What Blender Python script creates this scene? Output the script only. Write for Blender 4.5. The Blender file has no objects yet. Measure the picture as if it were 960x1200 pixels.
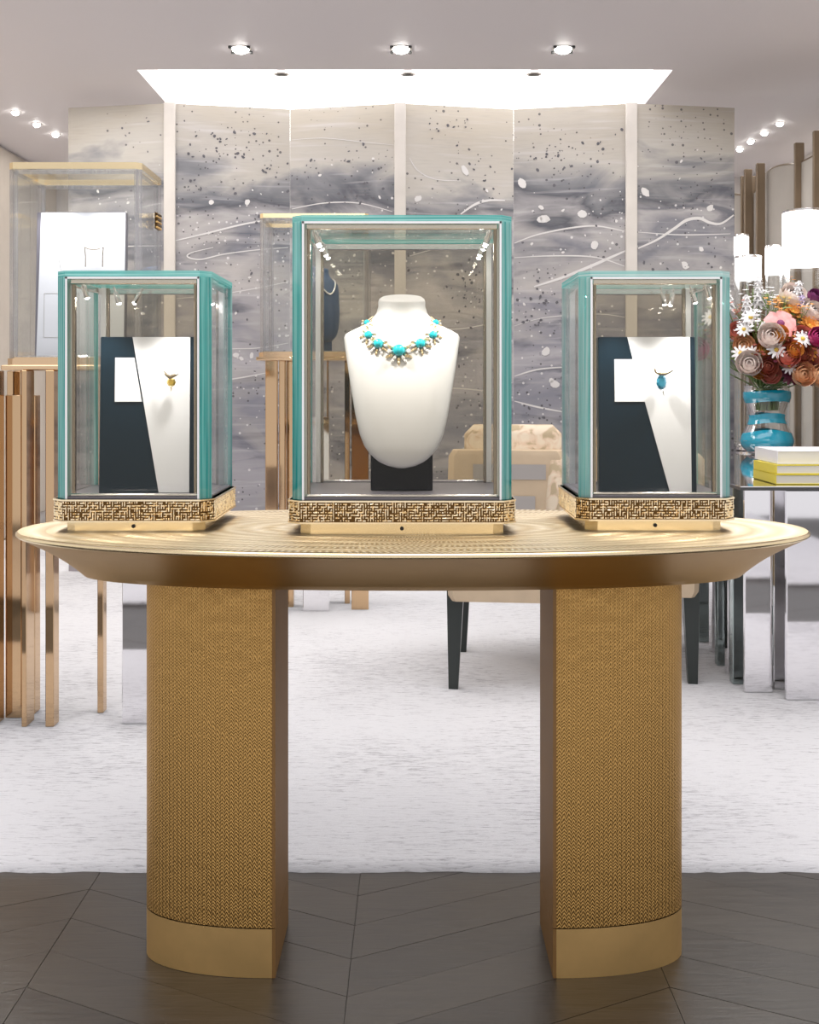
import bpy, bmesh, math, random
from mathutils import Vector, Matrix
random.seed(7)
C = bpy.context.scene.collection
SC = bpy.context.scene
PI = math.pi

# ------------------------------------------------------------------ camera, world, lights, exposure
F, CX, HY, HC = 1300.0, 485.0, 450.0, 1.05          # focal length in pixels, vanishing point, eye height (960x1200 frame)
def P(px, py, Y):
    return Vector(((px-CX)*Y/F, Y, HC-(py-HY)*Y/F))
def PX(px, Y): return (px-CX)*Y/F
def PZ(py, Y): return HC-(py-HY)*Y/F

cd = bpy.data.cameras.new('camera'); cam = bpy.data.objects.new('camera', cd); C.objects.link(cam)
cam.location = (0, 0, HC); cam.rotation_euler = (PI/2, 0, 0)
cd.sensor_width = 36; cd.sensor_fit = 'AUTO'; cd.lens = 36*F/1200
cd.shift_x = -(CX-480)/1200; cd.shift_y = -(600-HY)/1200
cd.clip_start = 0.05; cd.clip_end = 60
SC.camera = cam

w = bpy.data.worlds.new('shop_light'); SC.world = w; w.use_nodes = True
bg = w.node_tree.nodes['Background']
bg.inputs[0].default_value = (0.95, 0.93, 0.95, 1); bg.inputs[1].default_value = 0.54

def area(name, loc, sx, sy, watts, col=(1, 0.97, 0.93), rot=(0, 0, 0)):
    l = bpy.data.lights.new(name, 'AREA'); l.shape = 'RECTANGLE'; l.size = sx; l.size_y = sy
    l.energy = watts; l.color = col
    o = bpy.data.objects.new(name, l); C.objects.link(o); o.location = loc; o.rotation_euler = rot
    return o
CEIL = 2.65
area('ceiling_fill_front', (0, 0.9, CEIL-0.02), 2.6, 1.2, 26)  # unseen area light added overhead to brighten the table
area('ceiling_fill_middle', (0, 3.3, CEIL-0.02), 3.6, 1.5, 22, (1, 0.985, 0.97))  # unseen fill added above the middle of the shop
area('ceiling_fill_display', (-1.9, 5.0, CEIL-0.02), 0.8, 1.4, 18)  # broad fill added to brighten the left displays
area('ceiling_fill_back', (-2.1, 7.3, CEIL-0.02), 1.0, 0.9, 3.5)  # added to lift the dark back corner, broader than the downlights there
area('ceiling_fill_partition', (2.45, 7.3, CEIL-0.02), 0.5, 1.6, 3.2)  # fill added because the corner by the partition lacked light
area('ceiling_fill_desk', (1.75, 4.6, CEIL-0.02), 0.8, 1.8, 16)  # broad fill added to brighten the desk and flowers

SC.view_settings.view_transform = 'Standard'
SC.view_settings.look = 'None'
SC.view_settings.exposure = 0.76
SC.view_settings.gamma = 1.0
SC.view_settings.use_curve_mapping = False
cy = SC.cycles
cy.use_denoising = True
cy.max_bounces = 12; cy.diffuse_bounces = 4; cy.glossy_bounces = 6; cy.transmission_bounces = 8
cy.transparent_max_bounces = 48
cy.sample_clamp_indirect = 6.0
cy.caustics_reflective = False; cy.caustics_refractive = False

# ------------------------------------------------------------------ materials
M = {}
def newmat(name):
    m = bpy.data.materials.new(name); m.use_nodes = True
    nt = m.node_tree; M[name] = m
    return m, nt, nt.nodes, nt.links, nt.nodes['Principled BSDF']
def col4(c): return (c[0], c[1], c[2], 1)
def simple(name, col, rough=0.5, metal=0.0, emis=0.0, spec=0.5, vary=0.0, vscale=8.0, bump=0.0, bscale=200.0, coat=0.0):
    m, nt, N, L, b = newmat(name)
    b.inputs['Base Color'].default_value = col4(col); b.inputs['Roughness'].default_value = rough
    b.inputs['Metallic'].default_value = metal; b.inputs['Specular IOR Level'].default_value = spec
    b.inputs['Coat Weight'].default_value = coat
    if emis:
        b.inputs['Emission Color'].default_value = col4(col); b.inputs['Emission Strength'].default_value = emis
    tc = N.new('ShaderNodeTexCoord')
    if vary:
        n = N.new('ShaderNodeTexNoise'); n.inputs['Scale'].default_value = vscale; n.inputs['Detail'].default_value = 4
        L.new(tc.outputs['Object'], n.inputs['Vector'])
        r = N.new('ShaderNodeValToRGB')
        r.color_ramp.elements[0].position = 0.3; r.color_ramp.elements[1].position = 0.7
        r.color_ramp.elements[0].color = col4([max(0, x*(1-vary)) for x in col])
        r.color_ramp.elements[1].color = col4([min(1, x*(1+vary)) for x in col])
        L.new(n.outputs['Fac'], r.inputs[0]); L.new(r.outputs[0], b.inputs['Base Color'])
    if bump:
        n = N.new('ShaderNodeTexNoise'); n.inputs['Scale'].default_value = bscale; n.inputs['Detail'].default_value = 3
        L.new(tc.outputs['Object'], n.inputs['Vector'])
        bp = N.new('ShaderNodeBump'); bp.inputs['Strength'].default_value = bump; bp.inputs['Distance'].default_value = 0.002
        L.new(n.outputs['Fac'], bp.inputs['Height']); L.new(bp.outputs[0], b.inputs['Normal'])
    return m
def mathn(N, L, op, a, b=None, c=None):
    n = N.new('ShaderNodeMath'); n.operation = op
    for i, v in enumerate((a, b, c)):
        if v is None: continue
        if isinstance(v, (int, float)): n.inputs[i].default_value = v
        else: L.new(v, n.inputs[i])
    return n.outputs[0]
def mixc(N, L, fac, a, b):
    n = N.new('ShaderNodeMix'); n.data_type = 'RGBA'
    for i, v in ((0, fac), (6, a), (7, b)):
        if isinstance(v, (int, float)): n.inputs[i].default_value = v
        elif isinstance(v, tuple): n.inputs[i].default_value = v
        else: L.new(v, n.inputs[i])
    return n.outputs[2]

simple('brass', (0.43, 0.255, 0.074), 0.44, 1.0, vary=0.08, vscale=5)
simple('brass_band', (0.82, 0.55, 0.23), 0.50, 1.0, vary=0.10, vscale=9)
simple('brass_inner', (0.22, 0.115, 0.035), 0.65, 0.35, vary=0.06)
simple('gold', (1.0, 0.84, 0.57), 0.24, 1.0)
simple('gold_pale', (0.90, 0.74, 0.46), 0.22, 1.0)
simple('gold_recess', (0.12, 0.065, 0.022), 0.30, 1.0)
simple('rose_gold', (0.60, 0.41, 0.24), 0.06, 1.0)
simple('rose_gold_trim', (0.74, 0.53, 0.33), 0.15, 1.0)
simple('steel', (0.83, 0.81, 0.80), 0.16, 1.0)
simple('satin', (0.90, 0.89, 0.90), 0.34, 0.75)
simple('bronze_brown', (0.40, 0.34, 0.28), 0.25, 1.0)
simple('mirror', (0.86, 0.85, 0.87), 0.04, 1.0)
simple('mirror_dark', (0.36, 0.42, 0.41), 0.05, 1.0)
simple('black_hole', (0.01, 0.01, 0.01), 0.5)
simple('deck_grey', (0.20, 0.19, 0.23), 0.35, 0.3)
simple('navy', (0.007, 0.020, 0.034), 0.28, spec=0.3, vary=0.1, vscale=3)
simple('board_white', (0.85, 0.87, 0.94), 0.45)
simple('bust_white', (0.86, 0.86, 0.88), 0.42)
simple('bust_navy', (0.035, 0.075, 0.16), 0.4)
simple('black_block', (0.004, 0.005, 0.009), 0.3, spec=0.25)
simple('turquoise', (0.02, 0.58, 0.68), 0.18, coat=0.4)
simple('diamond', (0.95, 0.94, 0.95), 0.10, 0.15, coat=1.0)
simple('yellow_gem', (0.95, 0.66, 0.10), 0.05, 0.3, coat=1.0)
simple('bird_metal', (0.42, 0.36, 0.28), 0.18, 1.0)
simple('blue_gem', (0.04, 0.36, 0.58), 0.05, 0.3, coat=1.0)
simple('ceiling_paint', (0.80, 0.755, 0.76), 0.55)
simple('cove_paint', (0.88, 0.87, 0.87), 0.6)
simple('cove_glow', (1, 0.99, 0.985), 0.6, emis=2.2)
simple('lamp_glow', (1, 0.97, 0.92), 0.5, emis=14)
simple('mini_glow', (1, 0.98, 0.96), 0.5, emis=60)
simple('shade_glow', (1, 0.98, 0.97), 0.5, emis=1.6)
simple('wall_paint', (0.80, 0.76, 0.73), 0.6, vary=0.05)
simple('wall_panel', (0.56, 0.50, 0.43), 0.5, vary=0.08, vscale=3)
simple('black_wood', (0.020, 0.026, 0.024), 0.28)
simple('leather_tan', (0.58, 0.45, 0.31), 0.55, vary=0.06, vscale=14, bump=0.1)
simple('chair_grey', (0.40, 0.37, 0.35), 0.6)
simple('tray_dark', (0.06, 0.06, 0.06), 0.2)
simple('book_white', (0.86, 0.86, 0.90), 0.4)
simple('book_yellow', (0.86, 0.72, 0.06), 0.35)
simple('paper', (0.88, 0.85, 0.76), 0.7)
simple('vase_blue', (0.01, 0.45, 0.66), 0.08, coat=1.0)
simple('screen_post', (0.58, 0.54, 0.50), 0.5, vary=0.05)
simple('screen_base', (0.36, 0.33, 0.35), 0.5)
simple('paint_white', (0.64, 0.62, 0.61), 0.5)
simple('paint_dark', (0.10, 0.095, 0.11), 0.5)
simple('bronze_fin', (0.22, 0.16, 0.105), 0.35, 0.4, vary=0.12, vscale=4)
simple('partition_cloth', (0.44, 0.40, 0.355), 0.55, vary=0.06, vscale=4)
simple('leaf', (0.15, 0.20, 0.06), 0.5, vary=0.25, vscale=30)
simple('stem_green', (0.22, 0.32, 0.10), 0.5)
for nm, c in {'petal_blush': (0.98, 0.80, 0.75), 'petal_pink': (0.86, 0.40, 0.40), 'petal_white': (0.88, 0.87, 0.90), 'petal_peach': (0.90, 0.52, 0.30),
              'petal_coral': (0.72, 0.26, 0.20), 'petal_burgundy': (0.16, 0.03, 0.06), 'petal_magenta': (0.52, 0.05, 0.20),
              'petal_orange': (0.78, 0.34, 0.07), 'petal_lilac': (0.58, 0.50, 0.74), 'petal_plum': (0.24, 0.05, 0.17),
              'petal_rust': (0.40, 0.11, 0.07), 'petal_yellow': (0.82, 0.58, 0.10)}.items():
    simple(nm, c, 0.5, vary=0.18, vscale=40)

def glass(name, tint, base=0.02, gain=1.0):
    m, nt, N, L, b = newmat(name); N.remove(b)
    out = N['Material Output']
    t = N.new('ShaderNodeBsdfTransparent'); t.inputs[0].default_value = col4(tint)
    g = N.new('ShaderNodeBsdfGlossy'); g.inputs['Roughness'].default_value = 0.015
    g.inputs['Color'].default_value = (1, 1, 1, 1)
    fr = N.new('ShaderNodeFresnel'); fr.inputs[0].default_value = 1.45
    f = mathn(N, L, 'MULTIPLY', fr.outputs[0], gain)
    mx = N.new('ShaderNodeMixShader'); L.new(f, mx.inputs[0]); L.new(t.outputs[0], mx.inputs[1]); L.new(g.outputs[0], mx.inputs[2])
    L.new(mx.outputs[0], out.inputs[0])
glass('glass', (0.98, 0.985, 0.98), gain=0.45)
glass('glass_smoke', (0.905, 0.89, 0.845), gain=0.28)
glass('glass_clear', (0.97, 0.98, 0.98), gain=0.8)
def edge_glass(name, dark, light, trans, sc=(190, 190, 3)):
    """ground glass edge: fine streaks of deep and pale tint running along the edge"""
    m, nt, N, L, b = newmat(name); N.remove(b); out = N['Material Output']
    tc = N.new('ShaderNodeTexCoord'); n = N.new('ShaderNodeTexNoise'); n.inputs['Scale'].default_value = 1.0; n.inputs['Detail'].default_value = 2
    mp = N.new('ShaderNodeMapping'); mp.inputs['Scale'].default_value = sc
    L.new(tc.outputs['Object'], mp.inputs[0]); L.new(mp.outputs[0], n.inputs['Vector'])
    r = N.new('ShaderNodeValToRGB'); r.color_ramp.elements[0].position = 0.38; r.color_ramp.elements[1].position = 0.66
    r.color_ramp.elements[0].color = col4(dark); r.color_ramp.elements[1].color = col4(light); L.new(n.outputs['Fac'], r.inputs[0])
    t = N.new('ShaderNodeBsdfTransparent'); L.new(r.outputs[0], t.inputs[0])
    d = N.new('ShaderNodeBsdfTranslucent'); L.new(r.outputs[0], d.inputs[0])
    d2 = N.new('ShaderNodeBsdfDiffuse'); L.new(r.outputs[0], d2.inputs[0])
    g = N.new('ShaderNodeBsdfGlossy'); g.inputs['Roughness'].default_value = 0.08
    a = N.new('ShaderNodeMixShader'); a.inputs[0].default_value = 0.5; L.new(d.outputs[0], a.inputs[1]); L.new(d2.outputs[0], a.inputs[2])
    c = N.new('ShaderNodeMixShader'); c.inputs[0].default_value = trans; L.new(a.outputs[0], c.inputs[1]); L.new(t.outputs[0], c.inputs[2])
    e = N.new('ShaderNodeMixShader'); e.inputs[0].default_value = 0.14; L.new(c.outputs[0], e.inputs[1]); L.new(g.outputs[0], e.inputs[2])
    L.new(e.outputs[0], out.inputs[0])
edge_glass('teal_edge', (0.03, 0.54, 0.50), (0.44, 0.94, 0.89), 0.26)
edge_glass('pale_edge', (0.26, 0.74, 0.70), (0.78, 0.97, 0.95), 0.42)
edge_glass('teal_lid', (0.03, 0.48, 0.44), (0.40, 0.90, 0.85), 0.28, (3, 3, 300))
edge_glass('pale_lid', (0.26, 0.74, 0.70), (0.78, 0.97, 0.95), 0.42, (3, 3, 300))
edge_glass('grey_edge', (0.80, 0.79, 0.80), (0.97, 0.97, 0.97), 0.88)

def woven(name, c1, c2, rough, pu, pv, dist, colour_amt, warp):
    """chased metal: fine columns of slanted ticks, in the mesh's own uv (metres)"""
    m, nt, N, L, b = newmat(name)
    b.inputs['Metallic'].default_value = 1.0; b.inputs['Roughness'].default_value = rough
    uv = N.new('ShaderNodeUVMap'); sep = N.new('ShaderNodeSeparateXYZ'); L.new(uv.outputs[0], sep.inputs[0])
    nz = N.new('ShaderNodeTexNoise'); nz.inputs['Scale'].default_value = 30; L.new(uv.outputs[0], nz.inputs['Vector'])
    u = mathn(N, L, 'DIVIDE', sep.outputs[0], pu)
    tri = mathn(N, L, 'PINGPONG', u, 1.0)
    v = mathn(N, L, 'DIVIDE', sep.outputs[1], pv)
    ph = mathn(N, L, 'ADD', v, mathn(N, L, 'MULTIPLY', tri, 1.0))
    ph = mathn(N, L, 'ADD', ph, mathn(N, L, 'MULTIPLY', nz.outputs['Fac'], warp))
    s = mathn(N, L, 'SINE', mathn(N, L, 'MULTIPLY', ph, 2*PI))
    edge = mathn(N, L, 'SUBTRACT', mathn(N, L, 'ABSOLUTE', mathn(N, L, 'SUBTRACT', tri, 0.5)), 0.0)
    h = mathn(N, L, 'SUBTRACT', mathn(N, L, 'MULTIPLY', s, 0.5), mathn(N, L, 'MULTIPLY', edge, 1.2))
    bp = N.new('ShaderNodeBump'); bp.inputs['Strength'].default_value = 0.7; bp.inputs['Distance'].default_value = dist
    L.new(h, bp.inputs['Height']); L.new(bp.outputs[0], b.inputs['Normal'])
    f = mathn(N, L, 'ADD', mathn(N, L, 'MULTIPLY', h, colour_amt), 0.6)
    f = mathn(N, L, 'MINIMUM', mathn(N, L, 'MAXIMUM', f, 0.0), 1.0)
    L.new(mixc(N, L, f, col4(c2), col4(c1)), b.inputs['Base Color'])
woven('brass_chased', (0.74, 0.46, 0.165), (0.38, 0.21, 0.06), 0.42, 0.0042, 0.0066, 0.0013, 0.55, 2.2)
woven('brass_chased_top', (1.0, 0.91, 0.74), (0.52, 0.38, 0.19), 0.36, 0.022, 0.0125, 0.0022, 0.9, 0.25)

def screen_mat():
    """ink clouds, washes and spatters painted panel by panel"""
    m, nt, N, L, b = newmat('screen_art'); b.inputs['Roughness'].default_value = 0.45
    tc = N.new('ShaderNodeTexCoord'); oi = N.new('ShaderNodeObjectInfo'); rnd = oi.outputs['Random']
    cx_ = N.new('ShaderNodeCombineXYZ'); L.new(mathn(N, L, 'MULTIPLY', rnd, 41.0), cx_.inputs[1])
    L.new(mathn(N, L, 'MULTIPLY', mathn(N, L, 'SUBTRACT', rnd, 0.5), 0.22), cx_.inputs[2])
    va_ = N.new('ShaderNodeVectorMath'); va_.operation = 'ADD'; L.new(tc.outputs['Object'], va_.inputs[0]); L.new(cx_.outputs[0], va_.inputs[1])
    def noise(scale, sx, sz, detail, dist=0.0):
        mp = N.new('ShaderNodeMapping'); mp.inputs['Scale'].default_value = (sx, sx, sz)
        L.new(va_.outputs[0], mp.inputs[0])
        n = N.new('ShaderNodeTexNoise'); n.inputs['Scale'].default_value = scale; n.inputs['Detail'].default_value = detail
        n.inputs['Distortion'].default_value = dist; L.new(mp.outputs[0], n.inputs['Vector']); return n.outputs['Fac']
    def ramp01(x, lo, hi):
        r = N.new('ShaderNodeMapRange'); r.inputs[1].default_value = lo; r.inputs[2].default_value = hi; L.new(x, r.inputs[0]); return r.outputs[0]
    sep = N.new('ShaderNodeSeparateXYZ'); L.new(va_.outputs[0], sep.inputs[0]); z = sep.outputs[2]
    n1 = noise(1.5, 1.1, 2.4, 6, 0.8); n2 = noise(3.0, 0.6, 2.4, 8, 1.5); n3 = noise(9, 0.25, 4.0, 4, 0.3); n4 = noise(2.2, 1.0, 1.6, 7, 1.0)
    zz = mathn(N, L, 'ADD', z, mathn(N, L, 'MULTIPLY', mathn(N, L, 'SUBTRACT', n1, 0.5), 0.8))
    r = N.new('ShaderNodeValToRGB'); e = r.color_ramp.elements
    stops = [(0.0, (0.30, 0.29, 0.315)), (0.25, (0.37, 0.355, 0.385)), (0.35, (0.22, 0.22, 0.26)), (0.45, (0.42, 0.40, 0.425)), (0.52, (0.24, 0.235, 0.275)), (0.60, (0.46, 0.43, 0.42)),
             (0.68, (0.19, 0.19, 0.22)), (0.735, (0.40, 0.38, 0.385)), (0.785, (0.080, 0.082, 0.10)), (0.825, (0.20, 0.20, 0.215)), (0.87, (0.44, 0.41, 0.375)), (1.0, (0.43, 0.385, 0.325))]
    e[0].position, e[0].color = stops[0][0], col4(stops[0][1]); e[1].position, e[1].color = stops[-1][0], col4(stops[-1][1])
    for p, c in stops[1:-1]:
        q = e.new(p); q.color = col4(c)
    L.new(mathn(N, L, 'DIVIDE', zz, 2.6), r.inputs[0])
    low = ramp01(z, 2.25, 2.0)
    c1 = mixc(N, L, mathn(N, L, 'MULTIPLY', ramp01(n2, 0.52, 0.68), mathn(N, L, 'MULTIPLY', low, 0.8)), r.outputs[0], (0.085, 0.09, 0.12, 1))
    c1 = mixc(N, L, mathn(N, L, 'MULTIPLY', ramp01(n4, 0.50, 0.62), mathn(N, L, 'MULTIPLY', low, 0.45)), c1, (0.44, 0.41, 0.39, 1))
    c2 = mixc(N, L, mathn(N, L, 'MULTIPLY', ramp01(n3, 0.56, 0.75), 0.45), c1, (0.56, 0.54, 0.55, 1))
    # fine woven streaks of the paper ground
    c2 = mixc(N, L, mathn(N, L, 'MULTIPLY', ramp01(noise(30, 0.3, 4.0, 2), 0.5, 0.8), 0.25), c2, (0.28, 0.26, 0.25, 1))
    flat = N.new('ShaderNodeCombineXYZ'); L.new(mathn(N, L, 'ADD', sep.outputs[0], mathn(N, L, 'MULTIPLY', rnd, 17.0)), flat.inputs[0]); L.new(z, flat.inputs[1])
    def dots(scale, size, keep, colr, mask, src):
        v = N.new('ShaderNodeTexVoronoi'); v.inputs['Scale'].default_value = scale; v.inputs['Randomness'].default_value = 1.0
        v.voronoi_dimensions = '2D'; L.new(flat.outputs[0], v.inputs['Vector'])
        sp = N.new('ShaderNodeSeparateColor'); L.new(v.outputs['Color'], sp.inputs[0])
        rad = mathn(N, L, 'MULTIPLY', mathn(N, L, 'ADD', sp.outputs[1], 0.35), size)
        hit = mathn(N, L, 'LESS_THAN', v.outputs['Distance'], rad)
        k = mathn(N, L, 'MULTIPLY', hit, mathn(N, L, 'GREATER_THAN', mathn(N, L, 'ADD', sp.outputs[0], mathn(N, L, 'MULTIPLY', mathn(N, L, 'SUBTRACT', mask, 0.5), 2.2)), keep))
        return mixc(N, L, mathn(N, L, 'MULTIPLY', k, 0.85), src, colr)
    mask = noise(2.4, 1.0, 1.0, 3)
    c3 = dots(15, 0.085, 0.86, (0.07, 0.065, 0.075, 1), mask, c2)
    c3 = dots(26, 0.11, 0.84, (0.06, 0.055, 0.06, 1), mask, c3)
    inv = mathn(N, L, 'MULTIPLY', low, noise(2.0, 1.2, 1.2, 3))
    c3 = dots(19, 0.10, 0.62, (0.66, 0.64, 0.64, 1), inv, c3)
    tone = mathn(N, L, 'ADD', 0.82, mathn(N, L, 'MULTIPLY', rnd, 0.3))
    hs = N.new('ShaderNodeHueSaturation'); L.new(tone, hs.inputs['Value']); L.new(c3, hs.inputs['Color'])
    L.new(hs.outputs[0], b.inputs['Base Color'])
screen_mat()

def carpet_mat():
    m, nt, N, L, b = newmat('carpet_pile'); b.inputs['Roughness'].default_value = 0.95; b.inputs['Specular IOR Level'].default_value = 0.1
    tc = N.new('ShaderNodeTexCoord')
    mp = N.new('ShaderNodeMapping'); mp.inputs['Scale'].default_value = (8, 60, 8); L.new(tc.outputs['Object'], mp.inputs[0])
    n = N.new('ShaderNodeTexNoise'); n.inputs['Scale'].default_value = 3.2; n.inputs['Detail'].default_value = 6; n.inputs['Roughness'].default_value = 0.7
    L.new(mp.outputs[0], n.inputs['Vector'])
    n2 = N.new('ShaderNodeTexNoise'); n2.inputs['Scale'].default_value = 1.4; L.new(tc.outputs['Object'], n2.inputs['Vector'])
    s = mathn(N, L, 'ADD', n.outputs['Fac'], mathn(N, L, 'MULTIPLY', mathn(N, L, 'SUBTRACT', n2.outputs['Fac'], 0.5), 0.35))
    r = N.new('ShaderNodeValToRGB'); e = r.color_ramp.elements
    e[0].position = 0.28; e[0].color = (0.34, 0.33, 0.36, 1); e[1].position = 0.47; e[1].color = (0.77, 0.77, 0.80, 1)
    L.new(s, r.inputs[0]); L.new(r.outputs[0], b.inputs['Base Color'])
    bp = N.new('ShaderNodeBump'); bp.inputs['Strength'].default_value = 0.6; bp.inputs['Distance'].default_value = 0.006
    L.new(n.outputs['Fac'], bp.inputs['Height']); L.new(bp.outputs[0], b.inputs['Normal'])
carpet_mat()

def plank_mat():
    m, nt, N, L, b = newmat('plank_oak')
    tc = N.new('ShaderNodeTexCoord'); oi = N.new('ShaderNodeObjectInfo')
    mp = N.new('ShaderNodeMapping'); mp.inputs['Scale'].default_value = (3, 26, 3)
    off = N.new('ShaderNodeCombineXYZ'); L.new(mathn(N, L, 'MULTIPLY', oi.outputs['Random'], 37.0), off.inputs[0])
    L.new(off.outputs[0], mp.inputs['Location']); L.new(tc.outputs['Object'], mp.inputs[0])
    n = N.new('ShaderNodeTexNoise'); n.inputs['Scale'].default_value = 3.0; n.inputs['Detail'].default_value = 8; n.inputs['Distortion'].default_value = 1.0
    L.new(mp.outputs[0], n.inputs['Vector'])
    f = mathn(N, L, 'ADD', mathn(N, L, 'MULTIPLY', n.outputs['Fac'], 0.9), mathn(N, L, 'MULTIPLY', oi.outputs['Random'], 0.25))
    r = N.new('ShaderNodeValToRGB'); e = r.color_ramp.elements
    e[0].position = 0.25; e[0].color = (0.016, 0.012, 0.009, 1); e[1].position = 0.85; e[1].color = (0.052, 0.042, 0.032, 1)
    L.new(f, r.inputs[0]); L.new(r.outputs[0], b.inputs['Base Color'])
    rr = N.new('ShaderNodeMapRange'); rr.inputs[3].default_value = 0.26; rr.inputs[4].default_value = 0.42
    L.new(n.outputs['Fac'], rr.inputs[0]); L.new(rr.outputs[0], b.inputs['Roughness'])
    bp = N.new('ShaderNodeBump'); bp.inputs['Strength'].default_value = 0.25; bp.inputs['Distance'].default_value = 0.002
    L.new(n.outputs['Fac'], bp.inputs['Height']); L.new(bp.outputs[0], b.inputs['Normal'])
plank_mat()
simple('floor_joint', (0.020, 0.017, 0.014), 0.5)

def floral_mat():
    m, nt, N, L, b = newmat('patterned_cloth'); b.inputs['Roughness'].default_value = 0.7
    tc = N.new('ShaderNodeTexCoord'); v = N.new('ShaderNodeTexNoise'); v.inputs['Scale'].default_value = 16; v.inputs['Detail'].default_value = 3
    v.inputs['Distortion'].default_value = 1.2
    L.new(tc.outputs['Object'], v.inputs['Vector'])
    r = N.new('ShaderNodeValToRGB'); e = r.color_ramp.elements
    e[0].position = 0.38; e[0].color = (0.46, 0.36, 0.23, 1); e[1].position = 0.56; e[1].color = (0.72, 0.61, 0.47, 1)
    q = e.new(0.47); q.color = (0.68, 0.52, 0.38, 1)
    L.new(v.outputs['Fac'], r.inputs[0]); L.new(r.outputs[0], b.inputs['Base Color'])
floral_mat()

# ------------------------------------------------------------------ mesh helpers
class MB:
    def __init__(s): s.v = []; s.f = []; s.mi = []; s.uv = None
    def add(s, vs, fs, mi=0):
        b = len(s.v); s.v += [tuple(x) for x in vs]
        for k, f in enumerate(fs):
            s.f.append(tuple(b+i for i in f)); s.mi.append(mi if isinstance(mi, int) else mi[k])
        return s
    def box(s, x0, x1, y0, y1, z0, z1, mi=0, T=None):
        vs = [Vector(p) for p in ((x0,y0,z0),(x1,y0,z0),(x1,y1,z0),(x0,y1,z0),(x0,y0,z1),(x1,y0,z1),(x1,y1,z1),(x0,y1,z1))]
        if T: vs = [T @ p for p in vs]
        # faces: bottom, top, front(-y), right, back, left
        return s.add(vs, [(0,3,2,1),(4,5,6,7),(0,1,5,4),(1,2,6,5),(2,3,7,6),(3,0,4,7)], mi)
    def bbox(s, x0, x1, y0, y1, z0, z1, b, mi=0, T=None):
        """box with all edges chamfered by b"""
        xs, ys, zs = (x0, x1), (y0, y1), (z0, z1)
        vs = []; idx = {}
        for i in (0,1):
            for j in (0,1):
                for k in (0,1):
                    sx, sy, sz = (b if i == 0 else -b), (b if j == 0 else -b), (b if k == 0 else -b)
                    for a, p in (('x', (xs[i], ys[j]+sy, zs[k]+sz)), ('y', (xs[i]+sx, ys[j], zs[k]+sz)), ('z', (xs[i]+sx, ys[j]+sy, zs[k]))):
                        idx[i,j,k,a] = len(vs); vs.append(Vector(p))
        fs = []
        g = lambda *q: idx[q]
        for i in (0,1): fs.append((g(i,0,0,'x'), g(i,1,0,'x'), g(i,1,1,'x'), g(i,0,1,'x')))
        for j in (0,1): fs.append((g(0,j,0,'y'), g(1,j,0,'y'), g(1,j,1,'y'), g(0,j,1,'y')))
        for k in (0,1): fs.append((g(0,0,k,'z'), g(1,0,k,'z'), g(1,1,k,'z'), g(0,1,k,'z')))
        for j in (0,1):
            for k in (0,1): fs.append((g(0,j,k,'y'), g(1,j,k,'y'), g(1,j,k,'z'), g(0,j,k,'z')))
        for i in (0,1):
            for k in (0,1): fs.append((g(i,0,k,'x'), g(i,1,k,'x'), g(i,1,k,'z'), g(i,0,k,'z')))
        for i in (0,1):
            for j in (0,1): fs.append((g(i,j,0,'x'), g(i,j,1,'x'), g(i,j,1,'y'), g(i,j,0,'y')))
        for i in (0,1):
            for j in (0,1):
                for k in (0,1): fs.append((g(i,j,k,'x'), g(i,j,k,'y'), g(i,j,k,'z')))
        if T: vs = [T @ p for p in vs]
        return s.add(vs, fs, mi)
    def prism(s, pts, z0, z1, mi=0, mside=None, T=None):
        n = len(pts)
        vs = [Vector((x,y,z0)) for x,y in pts]+[Vector((x,y,z1)) for x,y in pts]
        if T: vs = [T @ p for p in vs]
        ms = mi if mside is None else mside
        return s.add(vs, [tuple(range(n))[::-1], tuple(range(n,2*n))]+[(i,(i+1)%n,n+(i+1)%n,n+i) for i in range(n)], [mi,mi]+[ms]*n)
    def loft(s, rings, cap0=True, cap1=True, mi=0, closed=True):
        n = len(rings[0]); vs = [p for r in rings for p in r]; fs = []
        for k in range(len(rings)-1):
            for i in range(n if closed else n-1):
                j = (i+1)%n
                fs.append((k*n+i, k*n+j, (k+1)*n+j, (k+1)*n+i))
        if cap0: fs.append(tuple(range(n))[::-1])
        if cap1: fs.append(tuple((len(rings)-1)*n+i for i in range(n)))
        return s.add(vs, fs, mi)
    def lathe(s, prof, n=24, c=(0,0,0), mi=0, cap0=True, cap1=True, T=None):
        R = [[Vector((c[0]+r*math.cos(2*PI*i/n), c[1]+r*math.sin(2*PI*i/n), c[2]+z)) for i in range(n)] for r, z in prof]
        if T: R = [[T @ p for p in r] for r in R]
        return s.loft(R, cap0, cap1, mi)
    def tube(s, pts, rad, n=8, mi=0):
        pts = [Vector(p) for p in pts]; R = []
        for k, p in enumerate(pts):
            d = (pts[min(k+1,len(pts)-1)]-pts[max(k-1,0)]).normalized()
            a = d.cross(Vector((0,0,1)));
            if a.length < 0.05: a = d.cross(Vector((0,1,0)))
            a.normalize(); b = d.cross(a)
            r = rad[k] if isinstance(rad, (list, tuple)) else rad
            R.append([p+a*(r*math.cos(2*PI*i/n))+b*(r*math.sin(2*PI*i/n)) for i in range(n)])
        return s.loft(R, True, True, mi)
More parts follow.
